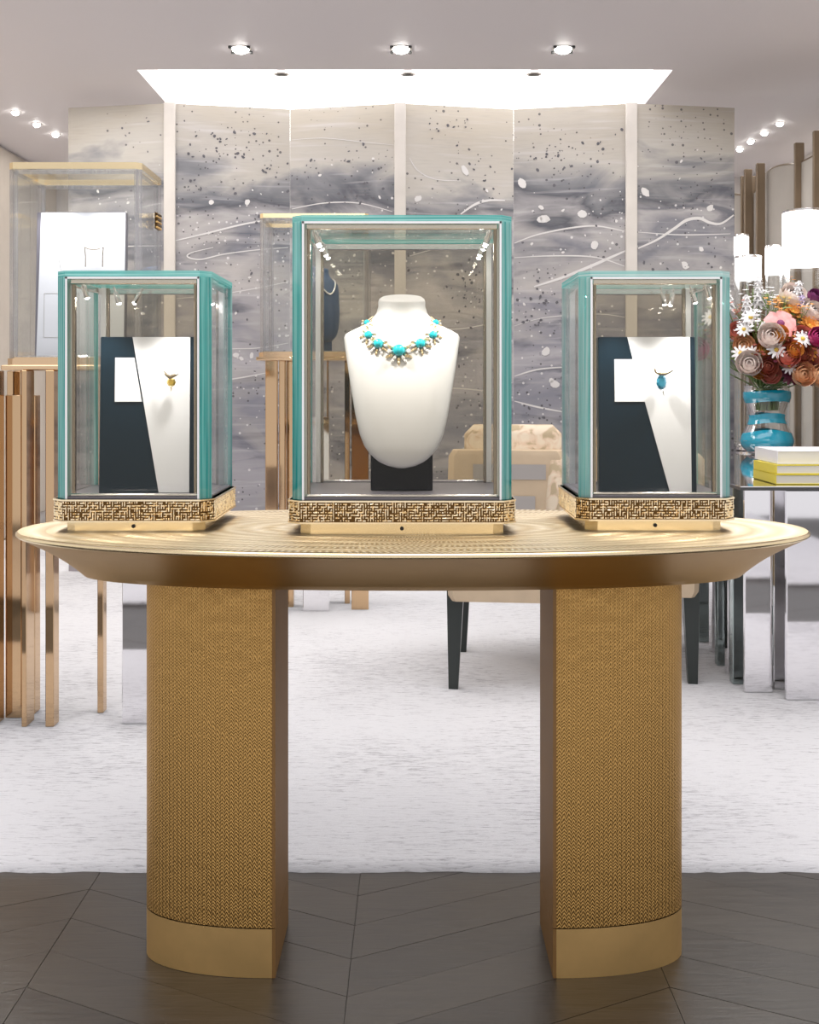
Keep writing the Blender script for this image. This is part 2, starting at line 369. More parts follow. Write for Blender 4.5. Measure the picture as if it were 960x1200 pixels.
    def build(s, name, mats, parent=None, smooth=False, angle=None):
        me = bpy.data.meshes.new(name); me.from_pydata(s.v, [], s.f)
        for m in (mats if isinstance(mats, (list, tuple)) else [mats]): me.materials.append(M[m])
        me.polygons.foreach_set('material_index', s.mi)
        if s.uv:
            l = me.uv_layers.new(name='UVMap'); flat = []
            for lp in me.loops: flat += list(s.uv[lp.vertex_index])
            l.data.foreach_set('uv', flat)
        bm = bmesh.new(); bm.from_mesh(me); bmesh.ops.recalc_face_normals(bm, faces=bm.faces); bm.to_mesh(me); bm.free()
        if smooth or angle is not None:
            me.polygons.foreach_set('use_smooth', [True]*len(me.polygons))
            if angle is not None: me.set_sharp_from_angle(angle=math.radians(angle))
        o = bpy.data.objects.new(name, me); C.objects.link(o)
        if parent: o.parent = parent
        return o
def tag(o, label=None, cat=None, group=None, kind=None):
    if label: o['label'] = label
    if cat: o['category'] = cat
    if group: o['group'] = group
    if kind: o['kind'] = kind
    return o
def thing(name, label, cat, loc=(0,0,0), rz=0, group=None):
    o = bpy.data.objects.new(name, None); C.objects.link(o); o.location = loc; o.rotation_euler = (0,0,rz)
    o.empty_display_size = 0.05
    return tag(o, label, cat, group)
def copy_tree(o, parent=None):
    c = o.copy(); C.objects.link(c); c.parent = parent
    for ch in o.children:
        if not ch.name.startswith('stem'): copy_tree(ch, c)
    return c
def struct(o): o['kind'] = 'structure'; return o
def sub(mb_fn):
    m = MB(); mb_fn(m); return m
def R3(rx=0, ry=0, rz=0): return Matrix.Rotation(rz,4,'Z') @ Matrix.Rotation(ry,4,'Y') @ Matrix.Rotation(rx,4,'X')
def TR(v): return Matrix.Translation(Vector(v))
def spot(name, loc, target, watts, angle=70, rad=0.01, col=(1,0.98,0.96)):
    l = bpy.data.lights.new(name, 'SPOT'); l.energy = watts; l.spot_size = math.radians(angle); l.spot_blend = 0.7
    l.shadow_soft_size = rad; l.color = col
    o = bpy.data.objects.new(name, l); C.objects.link(o); o.location = loc
    o.rotation_euler = (Vector(target)-Vector(loc)).to_track_quat('-Z', 'Y').to_euler()
    return o

# ------------------------------------------------------------------ the room
fl = struct(MB().box(-3.2, 3.2, -1.5, 8.8, -0.12, -0.004).build('floor', 'floor_joint'))
tag(fl, 'dark brown chevron oak parquet floor')
# chevron parquet: boards in columns, joints open by 2 mm
CW, PH, SL, VX = 0.56, 0.125, 0.50, -0.114
def plank_mesh(sgn):
    g = 0.0006; a = CW-2*g
    pts = [(0,0), (a, sgn*SL*a), (a, sgn*SL*a+PH-2*g), (0, PH-2*g)]
    m = MB().prism(pts, -0.012, 0.0); return m.build('plank', 'plank_oak', fl)
src = {1: plank_mesh(1), -1: plank_mesh(-1)}; used = {1: False, -1: False}
for k in range(-3, 4):
    sgn = 1 if k % 2 == 0 else -1
    x0 = VX + k*CW
    base = 0.0 if sgn == 1 else SL*CW
    for j in range(3, 22):
        y0 = 0.062 + j*PH + base - 0.16
        if y0 > 2.62 or y0 < 1.05: continue
        if not used[sgn]: o = src[sgn]; used[sgn] = True
        else: o = src[sgn].copy(); C.objects.link(o); o.parent = fl
        o.location = (x0, y0, random.uniform(-0.0006, 0.0))
ce = MB()
cx0, cx1, cy0, cy1 = -1.41, 1.32, 5.65, 7.9
ce.box(-3.2, 3.2, -0.6, cy0, CEIL, CEIL+0.25); ce.box(-3.2, cx0, cy0, 8.8, CEIL, CEIL+0.25)
ce.box(cx1, 3.2, cy0, 8.8, CEIL, CEIL+0.25); ce.box(cx0, cx1, cy1, 8.8, CEIL, CEIL+0.25)
cl = struct(ce.build('ceiling', 'ceiling_paint')); tag(cl, 'pale mauve grey painted ceiling')
cv = MB().box(cx0, cx1, cy0, cy1, CEIL+0.15, CEIL+0.2)
MB().box(cx0+0.001, cx1-0.001, cy0+0.001, cy1-0.001, CEIL+0.13, CEIL+0.149).build('light_panel', 'cove_glow', cl)
MB().box(cx0, cx1, cy1-0.01, cy1, CEIL, CEIL+0.13).build('cove_wall', 'cove_paint', cl)
wb = struct(MB().box(-3.2, 3.2, 8.6, 8.8, 0, CEIL).build('wall_back', 'wall_paint'))
wl = MB().box(-2.95, -2.78, 3.2, 8.6, 0, CEIL)
wl = struct(wl.build('wall_left', 'wall_paint'))
for k in range(9):
    MB().bbox(-2.78, -2.755, 3.22+k*0.595, 3.80+k*0.595, 0.1, CEIL-0.02, 0.004).build('wall_panel', 'wall_panel', wl)
struct(MB().box(2.75, 2.95, 3.2, 8.6, 0, CEIL).build('wall_right', 'wall_paint'))

# white carpet
m = MB(); nx, ny = 170, 4
X0, X1, Y0, Y1 = -2.7, 2.06, 2.385, 8.5
front = [Y0+random.uniform(-0.004, 0.004) for _ in range(nx+1)]
top = [[Vector((X0+(X1-X0)*i/nx, front[i]+0.004 if j == 0 else (Y0+0.03 if j == 1 else Y1), 0.006 if j == 0 else (0.020 if j == 1 else 0.020))) for i in range(nx+1)] for j in range(3)]
bot = [[Vector((p.x, front[i], -0.0005)) for i, p in enumerate(top[0])]]
m.loft(bot+top, False, False, closed=False)
car = m.build('carpet', 'carpet_pile', angle=50)
tag(car, 'off-white loop pile carpet with fine grey streaks behind the brass table', 'carpet')

# the pale carpet on the near side of the parquet aisle, which the mirrored slats reflect
m = MB()
m.bbox(-2.7, 2.7, -1.45, 1.46, 0.0, 0.02, 0.006)
tag(m.build('carpet', 'carpet_pile'), 'off-white carpet across the parquet aisle, seen reflected in the mirrored desk', 'carpet')

# ------------------------------------------------------------------ ceiling lamps
def ceiling_lamp(px, py, r, label, group, z=CEIL, name='ceiling_spotlight', clips=True):
    Y = (z-HC)*F/(HY-py)
    t = thing(name, label, 'ceiling light', (PX(px, Y), Y, z), 0, group)
    MB().lathe([(r*0.80, 0.0), (r*0.82, -0.004), (r*1.0, -0.004), (r*1.05, 0.0)], 24, cap0=False, cap1=False).build('trim', 'steel', t, angle=40)
    MB().lathe([(r*0.80, -0.001), (r*0.70, -0.012), (r*0.45, -0.020), (0.001, -0.023)], 20, cap0=False, cap1=False).build('lamp', 'lamp_glow', t, smooth=True)
    if clips:
        for k in range(4):
            a = PI/4+k*PI/2
            MB().bbox(-r*0.16, r*0.16, -r*0.13, r*0.13, -0.012, 0, 0.002, T=TR((r*1.18*math.cos(a), r*1.18*math.sin(a), 0))).build('clip', 'tray_dark', t)
    return t
for px in (282, 470, 660):
    ceiling_lamp(px, 57, 0.052, 'round recessed ceiling spotlight with dark clips in front of the glowing recess', 'ceiling spotlights in front of the recess')
for px, py in ((18,131), (43,145), (65,157)):
    ceiling_lamp(px, py, 0.028, 'tiny bright ceiling downlight above the tall case with white board', 'downlights over the left displays', name='ceiling_downlight', clips=False)
for px, py in ((867,174), (880,165), (896,155), (914,144)):
    ceiling_lamp(px, py, 0.028, 'tiny bright ceiling downlight near the bronze fins of the partition', 'downlights by the finned partition', name='ceiling_downlight', clips=False)
for px in (330, 478, 626):
    Y = 5.80; z = CEIL+0.13
    t = thing('recess_spotlight', 'small metal spotlight hanging inside the glowing ceiling recess', 'spotlight', (PX(px, Y), Y, z), 0, 'spotlights inside the ceiling recess')
    MB().lathe([(0.012, 0), (0.012, -0.085)], 12).build('stem', 'steel', t)
    MB().lathe([(0.030, -0.080), (0.040, -0.087), (0.042, -0.112), (0.034, -0.114)], 20).build('housing', 'steel', t, angle=40)
    MB().lathe([(0.030, -0.1145), (0.010, -0.118)], 16).build('lens', 'tray_dark', t)

# ------------------------------------------------------------------ oval brass table
TZ, TY, TA, TB = 0.780, 2.087, 0.733, 0.314
LA, LB, LZ = 0.615, 0.172, 0.693
TXC = PX(484, TY)
tb = thing('console_table', 'oval brass table with chased top and two half-round legs', 'table', (TXC, TY, 0))
NS = 160
def oval(a, b, n=2.12):
    o = []
    for i in range(NS):
        t = 2*PI*i/NS; c, s = math.cos(t), math.sin(t)
        o.append((a*math.copysign(abs(c)**(2/n), c), b*math.copysign(abs(s)**(2/n), s)))
    return o
outer = oval(TA, TB)
arc = [0.0]
for i in range(NS): arc.append(arc[-1]+math.dist(outer[i], outer[(i+1) % NS]))
m = MB(); m.uv = []
ks = [1.0, 0.985, 0.9, 0.75, 0.5, 0.25, 0.02]
rows = []
for k in ks:
    b = max(TB-(1-k)*TB, 0.004); a = max(TA-(1-k)*TA, 0.01)
    ring = oval(a, b); ring.append(ring[0])
    rows.append([Vector((x, y, TZ)) for x, y in ring])
    for i in range(NS+1): m.uv.append(((1-k)*TB, arc[i]))
m.loft(rows, False, False, closed=False)
m.build('table_top', 'brass_chased_top', tb)
m = MB()
lo = oval(LA, LB)
def ring(a, b, z): return [Vector((x, y, z)) for x, y in oval(a, b)]
m.loft([ring(TA, TB, TZ-0.0005), ring(TA+0.004, TB+0.004, TZ-0.003), ring(TA+0.004, TB+0.004, TZ-0.007), ring(TA, TB, TZ-0.010)], False, False)
m.build('rim', 'gold_pale', tb, angle=60)
m = MB(); R_ = []
for k in range(9):
    s = k/8; e = 0.010*math.sin(PI*s)
    R_.append(ring(TA+(LA-TA)*s-e, TB+(LB-TB)*s-e, TZ-0.010+(LZ-TZ+0.010)*s))
m.loft(R_, False, True)
m.build('apron', 'brass', tb, angle=40)
# half-round legs
LX0, LW, LD = 0.2475, 0.2475, 0.101          # flat face, bulge width, half depth
def dsec(w_, d_, n=40):
    o = []
    for i in range(n+1):
        t = -PI/2+PI*i/n
        o.append((w_*abs(math.cos(t))**0.92, d_*math.sin(t)))
    return o
for side, rx in ((-1, None), (1, None)):
    lx = (PX(321, 1.963) if side < 0 else PX(650, 1.963)) - TXC
    ly = 2.061-TY
    def leg_part(name, z0, z1, grow, mat, inner):
        m = MB(); m.uv = []
        sec = dsec(LW+grow, LD+grow)
        L_ = [0]
        for i in range(len(sec)-1): L_.append(L_[-1]+math.dist(sec[i], sec[i+1]))
        rows = []
        for z in (z0, z1):
            rows.append([Vector((lx+side*x, y+ly, z)) for x, y in sec])
            m.uv += [(L_[i], z) for i in range(len(sec))]
        m.loft(rows, False, False, closed=False)
        return m.build(name, mat, tb, smooth=True), sec
    lg, sec = leg_part('leg', 0.0885, LZ+0.003, 0.0, 'brass_chased', None)
    bd, secb = leg_part('leg_band', 0.0, 0.0865, 0.0, 'brass_band', None)
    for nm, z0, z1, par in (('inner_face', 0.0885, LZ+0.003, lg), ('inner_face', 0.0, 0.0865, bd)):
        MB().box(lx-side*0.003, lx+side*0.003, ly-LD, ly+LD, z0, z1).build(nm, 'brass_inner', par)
    MB().prism([(lx+side*(0.002+x*0.985), ly+y*0.985) for x, y in sec], 0.080, 0.095).build('leg_joint', 'gold_recess', tb)

# ------------------------------------------------------------------ glass display cases
def octo(w_, d_, c):
    a, b = w_/2, d_/2
    return [(-a+c,-b), (a-c,-b), (a,-b+c), (a,b-c), (a-c,b), (-a+c,b), (-a,b-c), (-a,-b+c)]
def glass_case(label, cx, yf, z0, wid, dep, hfoot, hband, hglass, style, lights, group=None, cat='display case'):
    """yf = depth of the glass front; every case has foot, pierced band, deck, panes, corner strips, lid, inner frame, mini spotlights"""
    t = thing('glass_display_case', label, cat, (cx, yf+dep/2, z0), 0, group)
    front = style != 'back'
    c = 0.019 if front else 0.016
    edge = {'teal': 'teal_edge', 'pale': 'pale_edge', 'back': 'grey_edge'}[style]
    band_m = 'gold' if front else 'rose_gold_trim'
    if hfoot > 0:
        MB().prism(octo(wid-0.028, dep-0.020, 0.020), 0, hfoot).build('foot', 'gold_pale', t)
        MB().lathe([(0.0035, 0), (0.0035, -0.003)], 14, T=TR((0, -dep/2+0.0105, hfoot*0.5)) @ R3(rx=-PI/2)).build('keyhole', 'black_hole', t)
    zb = hfoot
    bw, bd_ = wid+0.010, dep+0.014
    if front:
        MB().prism(octo(bw, bd_, 0.022), zb, zb+hband).build('base_band', 'gold_recess', t)
        m = MB()
        m.prism(octo(bw+0.005, bd_+0.005, 0.023), zb, zb+0.003); m.prism(octo(bw+0.005, bd_+0.005, 0.023), zb+hband-0.003, zb+hband)
        m.build('moulding', band_m, t)
        # pierced labyrinth relief
        m = MB(); q = 0.0044; rng = random.Random(int(wid*1000)+int(cx*100))
        def relief(L_, T):
            nx_ = int(L_/q); nz_ = max(1, int((hband-0.007)/q)); qx = L_/nx_; qz = (hband-0.007)/nz_
            for i in range(nx_):
                for j in range(nz_):
                    x = -L_/2+i*qx; z = zb+0.0035+j*qz; k = rng.random(); h = rng.uniform(0.0014, 0.0022)
                    if k < 0.40: x1, z1 = x+qx*rng.choice((1.0, 1.6, 2.0)), z+qz*0.72
                    elif k < 0.80: x1, z1 = x+qx*0.72, z+qz*rng.choice((1.0, 1.6, 2.0))
                    elif k < 0.94: x1, z1 = x+qx*0.75, z+qz*0.75
                    else: continue
                    x1 = min(x1, L_/2); z1 = min(z1, zb+hband-0.003)
                    d = 0.0006; hh = [h+rng.uniform(-0.0005, 0.0005) for _ in range(4)]; x += rng.uniform(0, 0.001); z += rng.uniform(0, 0.001)
                    v = [(x,0,z),(x1,0,z),(x1,0,z1),(x,0,z1),(x+d,-hh[0],z+d),(x1-d,-hh[1],z+d),(x1-d,-hh[2],z1-d),(x+d,-hh[3],z1-d)]
                    m.add([T @ Vector(p) for p in v], [(4,5,6,7),(0,1,5,4),(1,2,6,5),(2,3,7,6),(3,0,4,7)])
        relief(bw-0.044, TR((0, -bd_/2, 0)))
        relief(bd_-0.044, TR((bw/2, 0, 0)) @ R3(rz=PI/2)); relief(bd_-0.044, TR((-bw/2, 0, 0)) @ R3(rz=-PI/2))
        for sx in (-1, 1):
            relief(0.028, TR((sx*(bw/2-0.011), -bd_/2+0.011, 0)) @ R3(rz=sx*PI/4))
        o = m.build('fretwork', band_m, t); o['kind'] = 'stuff'; o['label'] = 'pierced gold labyrinth relief'
    else:
        MB().prism(octo(bw, bd_, 0.022), zb, zb+hband).build('base_band', band_m, t)
    zd = zb+hband
    MB().prism(octo(wid-0.006, dep-0.006, c), zd, zd+0.004).build('deck', 'deck_grey' if front else 'rose_gold_trim', t)
    zt = zd+hglass; th = 0.009; zp = zt-(0.011 if front else 0.020)
    a, b = wid/2, dep/2
    def pane(x0, x1, y0, y1):
        m = MB()
        mi = [1, 1, 0, 1, 0, 1] if (x1-x0) > (y1-y0) else [1, 1, 1, 0, 1, 0]
        m.box(x0, x1, y0, y1, zd, zp, mi); return m.build('pane', ['glass_smoke' if front and (x1-x0) > (y1-y0) else 'glass', edge], t)
    pane(-a+c, a-c, -b, -b+th); pane(-a+c, a-c, b-th, b)
    pane(-a, -a+th, -b+c, b-c); pane(a-th, a, -b+c, b-c)
    for sx in (-1, 1):
        for sy in (-1, 1):
            pts = [(sx*(a-c), sy*b), (sx*a, sy*(b-c)), (sx*(a-th), sy*(b-c)), (sx*(a-c), sy*(b-th))]
            MB().prism(pts, zd, zp).build('corner_strip', edge if sy < 0 else 'grey_edge', t)
    m = MB(); lid = octo(wid, dep, c)
    m.prism(lid, zp, zt, 0, 1); m.build('lid', ['glass', {'teal': 'teal_lid', 'pale': 'pale_lid', 'back': 'gold_pale'}[style]], t)
    if front:      # satin strips shaping the bright reflected line beside the ground edges
        for sx in (-1, 1):
            x = sx*(a-c-0.0022)
            MB().box(x-0.0018, x+0.0018, -b-0.0006, -b+0.002, zd, zp).build('reflection_strip', 'satin', t)
        MB().box(-a+c, a-c, -b-0.0006, -b+0.002, zp-0.004, zp-0.0002).build('reflection_strip', 'satin', t)
    # polished inner frame; its satin and brown strips also shape internal glass reflections
    fr = 'steel' if front else 'grey_edge'
    i0 = 0.011; pw = 0.011
    for sx in (-1, 1):
        for sy in (-1, 1):
            x, y = sx*(a-c-pw/2+0.003), sy*(b-c-pw/2+0.004)
            MB().bbox(x-pw/2, x+pw/2, y-pw/2, y+pw/2, zd+0.004, zp, 0.001).build('frame_post', 'satin' if front else fr, t)
            if front: MB().bbox(x-sx*0.0085-0.0025, x-sx*0.0085+0.0025, y-pw/2, y+pw/2, zd+0.004, zp, 0.001).build('reflection_liner', 'bronze_brown', t)
    for sy in (-1, 1):
        y = sy*(b-th-0.006)
        MB().bbox(-a+c+0.006, a-c-0.006, y-0.004, y+0.004, zp-0.013, zp-0.001, 0.0015).build('frame_rail', fr, t)
        MB().bbox(-a+c+0.006, a-c-0.006, y-0.004, y+0.004, zd+0.004, zd+0.009, 0.0015).build('frame_rail', fr, t)
    for sx in (-1, 1):
        x = sx*(a-th-0.006)
        MB().bbox(x-0.004, x+0.004, -b+c+0.006, b-c-0.006, zp-0.013, zp-0.001, 0.0015).build('frame_rail', fr, t)
    for (lx_, ly_, tilt, yaw) in lights:
        T = TR((lx_, ly_, zp-0.006)) @ R3(ry=tilt, rz=yaw)
        s_ = MB().lathe([(0.0022, 0.004), (0.0022, -0.006), (0.0052, -0.007), (0.0052, -0.030), (0.0045, -0.031)], 14, T=T).build('mini_spotlight', 'steel', t, angle=40)
        MB().lathe([(0.0044, -0.0311), (0.0025, -0.0328), (0.0004, -0.0335)], 12, T=T).build('lens', 'mini_glow', s_)
    return t, zd+0.004, zp

HB, HF = 0.0415, 0.0205
# centre case
CYF = 1.985; CCX = PX(471, CYF); CW_, CD_ = 0.396, 0.335
cz = PZ(252, CYF)
l_c = [(sx*(CW_/2-0.034), sy, sx*0.35, 0) for sx in (-1, 1) for sy in (-0.12, -0.09, -0.04, 0.06, 0.11)]
case_c, deck_c, top_c = glass_case('tall teal-edged glass case over the white bust with turquoise necklace', CCX, CYF, TZ, CW_, CD_, HF, HB, cz-TZ-HF-HB, 'teal', l_c)
# side cases
SYF = 2.028; SW_, SD_ = 0.284, 0.268
lcx = PX(155, SYF); rcx = PX(770, SYF); sz = PZ(317, SYF)
l_l = [(-0.106, -0.085, -0.30, 0), (-0.085, 0.060, -0.3, 0), (-0.035, 0.08, 0.5, 0), (0.108, -0.085, -0.12, 0), (0.095, 0.085, -0.4, 0)]
case_l, deck_s, top_s = glass_case('shorter teal-edged glass case around the navy and white board with yellow brooch', lcx, SYF, TZ, SW_, SD_, 0.018, HB, sz-TZ-0.018-HB, 'teal', l_l)
l_r = [(-0.104, -0.085, 0.5, 0), (0.055, 0.07, -0.2, 0), (0.082, 0.085, 0.2, 0), (0.100, -0.085, -0.35, 0), (0.104, 0.03, -0.3, 0)]
case_r, _, _ = glass_case('pale-edged glass case around the navy and white board with blue gem brooch', rcx, SYF+0.005, TZ, SW_-0.004, SD_, 0.020, HB, sz-TZ-0.020-HB, 'pale', l_r)
# lamps' light inside the cases
for cx, yf, dp, zt, pw_ in ((CCX, CYF, CD_, TZ+top_c, 2.0), (lcx, SYF, SD_, TZ+top_s, 1.4), (rcx, SYF, SD_, TZ+top_s, 1.6)):
    wd = 0.15 if cx == CCX else 0.10
    for sx in (-1, 1):
        spot('case_lamp', (cx+sx*wd, yf+0.022, zt-0.032), (cx-sx*0.03, yf+dp*0.30, zt-0.46), pw_*1.5, 72, 0.012)

for cx, yf, zt, tz in ((PX(87, 3.37), 3.37, 1.70, 1.3), (PX(368, 5.0), 5.0, 1.80, 1.35)):
    for sx in (-1, 1):
        spot('case_lamp', (cx+sx*0.14, yf+0.03, zt-0.02), (cx, yf+0.09, tz-0.1), 2.6, 90, 0.015)
# ------------------------------------------------------------------ bust forms, boards and jewels
def bust(name, label, loc, H, mat, block_mat, rz=0, group=None):
    """shield-shaped neck form, H = full height of the padded part"""
    t = thing(name, label, 'display bust', loc, rz, group)
    # outline rows: y pixel, half width px, half depth px, depth offset px (photo scale 204 px tall)
    rows = [(346,24,20,0),(349,26.5,22,0),(354,27.5,22.5,0),(362,27.5,22,0),(370,30,22,0),(378,36.5,23,-1),(385,48,25,-2),(390,59,26,-3),(394,66,26,-4),(398,68,26,-5),
            (410,66.5,26,-8),(430,63.5,25,-12),(450,60.2,23,-16),(466,57.4,21,-20),(488,53.5,18,-23),(510,48.5,15.5,-25),(524,43,13,-26),(532,37,11,-27),(538,31,9,-27),(542.5,25,7.5,-27),(546.5,16,5.5,-27),(549,5,3,-27)]
    s = H/204.0; R_ = []; n = 44
    z_of = lambda y: (549-y)*s
    for k, (y, hw, hd, off) in enumerate(rows):
        r = []
        tilt = 11*max(0.0, 1-(y-346)/14.0)
        for i in range(n):
            a = 2*PI*i/n; ex = 0.82 if y > 380 else 1.0
            cx_, sy_ = math.cos(a), math.sin(a)
            x = hw*math.copysign(abs(cx_)**ex, cx_)
            yy = hd*math.copysign(abs(sy_)**ex, sy_)
            # sides sweep backwards, hollow rear
            yb = yy + (0.0018*x*x if y > 380 else 0.0)
            r.append(Vector((x*s, (yb+off)*s, z_of(y)+ (yy/ max(hd,1))*tilt*s*0.5 - tilt*s*0.5)))
        R_.append(r)
    base = 0.044*H/0.33
    for r in R_:
        for p in r: p.z += base
    o = MB().loft(R_, True, True).build('neck_form', mat, t, angle=60)
    MB().bbox(-36*s, 36*s, -14*s, 20*s, 0.0, base+0.06*H/0.33, 0.002).build('block', block_mat, t)
    def surf(px_, py_):       # point on the front, from photo-scale offsets
        for k in range(len(rows)-1):
            if rows[k][0] <= py_ <= rows[k+1][0]:
                f = (py_-rows[k][0])/(rows[k+1][0]-rows[k][0])
                hw, hd, off = [rows[k][q]*(1-f)+rows[k+1][q]*f for q in (1,2,3)]
                ex = 0.82 if py_ > 380 else 1.0
                u = min(0.99, abs(px_)/hw)**(1/ex)
                yy = -hd*(math.sqrt(1-u*u))**ex
                if py_ > 380: yy += 0.0018*px_*px_
                return Vector((px_*s, (yy+off)*s, z_of(py_)+base))
    return t, surf, s
BY = 2.145
bz = TZ+deck_c
bH = 204*BY/F
bust_c, surf, bs = bust('necklace_bust', 'white neck bust with turquoise necklace on a black block', (PX(471, BY), BY, bz), bH, 'bust_white', 'black_block')

nk = thing('necklace', 'turquoise and gold bib necklace around the white bust', 'necklace', bust_c.location)
def gem_drop(cx_, cy_, r, rot):
    p = surf(cx_, cy_); rr = r*bs
    T = TR((p.x, p.y-rr*0.45, p.z))
    o = MB().lathe([(rr*0.2, -rr*0.95)]+[(rr*math.cos(a), rr*1.0*math.sin(a)) for a in [math.radians(q) for q in (-60,-40,-20,0,20,40,60,80)]], 16, T=T).build('cabochon', 'turquoise', nk, smooth=True)
    # fan of diamonds and gold leaves below the stone
    for k in range(9):
        a = math.radians(-200+ k*27.5)+rot
        q = r*1.45
        pp = surf(cx_+q*math.cos(a), cy_-q*math.sin(a))
        if pp is None: continue
        T = TR((pp.x, pp.y-0.0022, pp.z)) @ R3(ry=-(a-PI/2))
        e = 0.38*r*bs
        MB().lathe([(e*0.1, -e*1.5), (e*0.8, -e*0.5), (e, e*0.2), (e*0.5, e), (e*0.1, e*1.4)], 6, T=T).build('diamond', 'diamond' if k % 2 else 'gold', o)
    for k in range(5):
        a = math.radians(-150+k*30)+rot; q = r*2.05
        pp = surf(cx_+q*math.cos(a), cy_-q*math.sin(a))
        T = TR((pp.x, pp.y-0.0018, pp.z)) @ R3(ry=-(a-PI/2))
        e = 0.34*r*bs
        MB().lathe([(e*0.1, -e*1.6), (e*0.9, -e*0.2), (e*0.7, e*0.7), (e*0.1, e*1.5)], 6, T=T).build('gold_leaf', 'diamond' if k % 2 else 'gold', o)
drops = [(-40.5,381,3.6,0.0),(-38,396,4.6,-0.25),(-26.5,406,5.6,-0.2),(-3.0,414,7.0,0.0),(21.5,406,5.6,0.2),(36,396,4.6,0.25),(39.5,381,3.6,0.0)]
for d in drops: gem_drop(*d)
pts = []
for k in range(len(drops)-1):
    for q in range(4):
        f = q/4; pts.append(surf(drops[k][0]*(1-f)+drops[k+1][0]*f, drops[k][1]*(1-f)+drops[k+1][1]*f - 2)+Vector((0,-0.002,0)))
pts.append(surf(39.5, 379)+Vector((0,-0.002,0)))
l0 = surf(-34, 376); r0 = surf(34, 376)
pts = [l0+Vector((0,0.008,0.004))]+pts+[r0+Vector((0,0.008,0.004))]
MB().tube(pts, 0.0011, 6).build('chain', 'gold', nk)

def board(label, pxs, Y, z0, lean, shapes, navy_mat, white_mat, H, W, rz=0.0, thick=0.026):
    """slab with raised white panels; shapes in fractions of W,H from the lower left"""
    t = thing('jewellery_board', label, 'display board', (pxs, Y, z0), rz)
    T = R3(rx=-lean)
    MB().bbox(-W/2, W/2, 0, thick, 0, H, 0.0012, T=T).build('backing', navy_mat, t)
    for poly in shapes:
        pts = [((u-0.5)*W, v*H) for u, v in poly]
        Tm = T @ R3(rx=PI/2)
        MB().prism(pts, 0.0, 0.0022, T=Tm).build('white_panel', white_mat, t)
    return t
BH = 182*2.12/F; BW = 0.184
bl = board('navy board with slanted white panel and separate white square', PX(176, 2.12), 2.10, TZ+deck_s, 0.05,
      [[(0.33,0.998),(0.925,0.998),(0.925,0.003),(0.615,0.003)], [(0.155,0.865),(0.350,0.865),(0.432,0.583),(0.155,0.583)]], 'navy', 'board_white', BH, BW, rz=0.03)
br = board('navy board with white panel notched to the side by a white square', PX(757, 2.12), 2.10, TZ+deck_s, 0.05,
      [[(0.300,0.998),(0.945,0.998),(0.945,0.003),(0.725,0.003),(0.475,0.583),(0.165,0.583),(0.165,0.855),(0.355,0.855)]], 'navy', 'board_white', BH, BW, rz=-0.02)

def brooch(label, px, py, gem, kind):
    Y = 2.094 if kind == 'yellow' else 2.092
    p = P(px, py, Y); s = Y/F
    t = thing('bird_brooch', label, 'brooch', p)
    if kind == 'yellow':
        g = MB().lathe([(0.5*s,-5*s),(4.4*s,-4*s),(5.4*s,-1.0*s),(3.6*s,1.5*s),(2.2*s,1.8*s)], 8, T=TR((0,-0.004,-3*s)) @ R3(rx=PI/2)).build('gem', gem, t)
        MB().tube([(-8*s,-0.006,10*s),(-5*s,-0.007,5.5*s),(-1*s,-0.008,3*s),(3*s,-0.008,4.5*s),(7*s,-0.007,6*s),(9*s,-0.006,7*s)], [0.8*s,1.8*s,2.4*s,2.2*s,1.4*s,0.6*s], 7).build('bird', 'bird_metal', t, smooth=True)
        for k in range(6):
            MB().lathe([(0.2*s,-1.2*s),(1.0*s,0),(0.2*s,1.2*s)], 6, T=TR(((-9+k*1.2)*s, -0.006, (11-k*1.7)*s))).build('diamond', 'diamond', t)
        for k in range(4):
            MB().lathe([(0.2*s,-1.2*s),(0.9*s,0),(0.2*s,1.2*s)], 6, T=TR(((3+k*1.7)*s, -0.0065, (4.5+k*0.8)*s))).build('diamond', 'diamond', t)
        MB().tube([(0,-0.005,-7*s),(0.5*s,-0.0045,-11*s),(-0.5*s,-0.003,-14*s)], [1.2*s,0.7*s,0.3*s], 6).build('tail', 'gold', t, smooth=True)
    else:
        g = MB().lathe([(0.6*s,-6*s),(5.0*s,-4.5*s),(6.2*s,-1.2*s),(4.0*s,2.0*s),(2.4*s,2.2*s)], 10, T=TR((0,-0.004,-5*s)) @ Matrix.Diagonal((1,1,1.45,1)) @ R3(rx=PI/2)).build('gem', gem, t)
        MB().tube([(-10*s,-0.006,13*s),(-7*s,-0.007,7*s),(-3*s,-0.008,5*s),(3*s,-0.008,4.5*s),(9*s,-0.007,7*s),(13*s,-0.006,9*s)], [0.6*s,1.6*s,2.3*s,2.0*s,1.3*s,0.5*s], 7).build('bird', 'bird_metal', t, smooth=True)
        for k in range(10):
            a = 2*PI*k/10
            MB().lathe([(0.2*s,-0.9*s),(0.8*s,0),(0.2*s,0.9*s)], 6, T=TR((6.2*s*math.cos(a), -0.005, (-5+9.0*math.sin(a))*s))).build('diamond', 'diamond', t)
        MB().tube([(1*s,-0.005,-14*s),(2*s,-0.004,-18*s),(3*s,-0.003,-21*s)], [1.0*s,0.6*s,0.3*s], 6).build('tail', 'steel', t, smooth=True)
brooch('gold bird brooch with yellow gem pinned on white panel', 201, 445, 'yellow_gem', 'yellow')
brooch('bird brooch with oval blue gem pinned on white panel', 775, 443, 'blue_gem', 'blue')

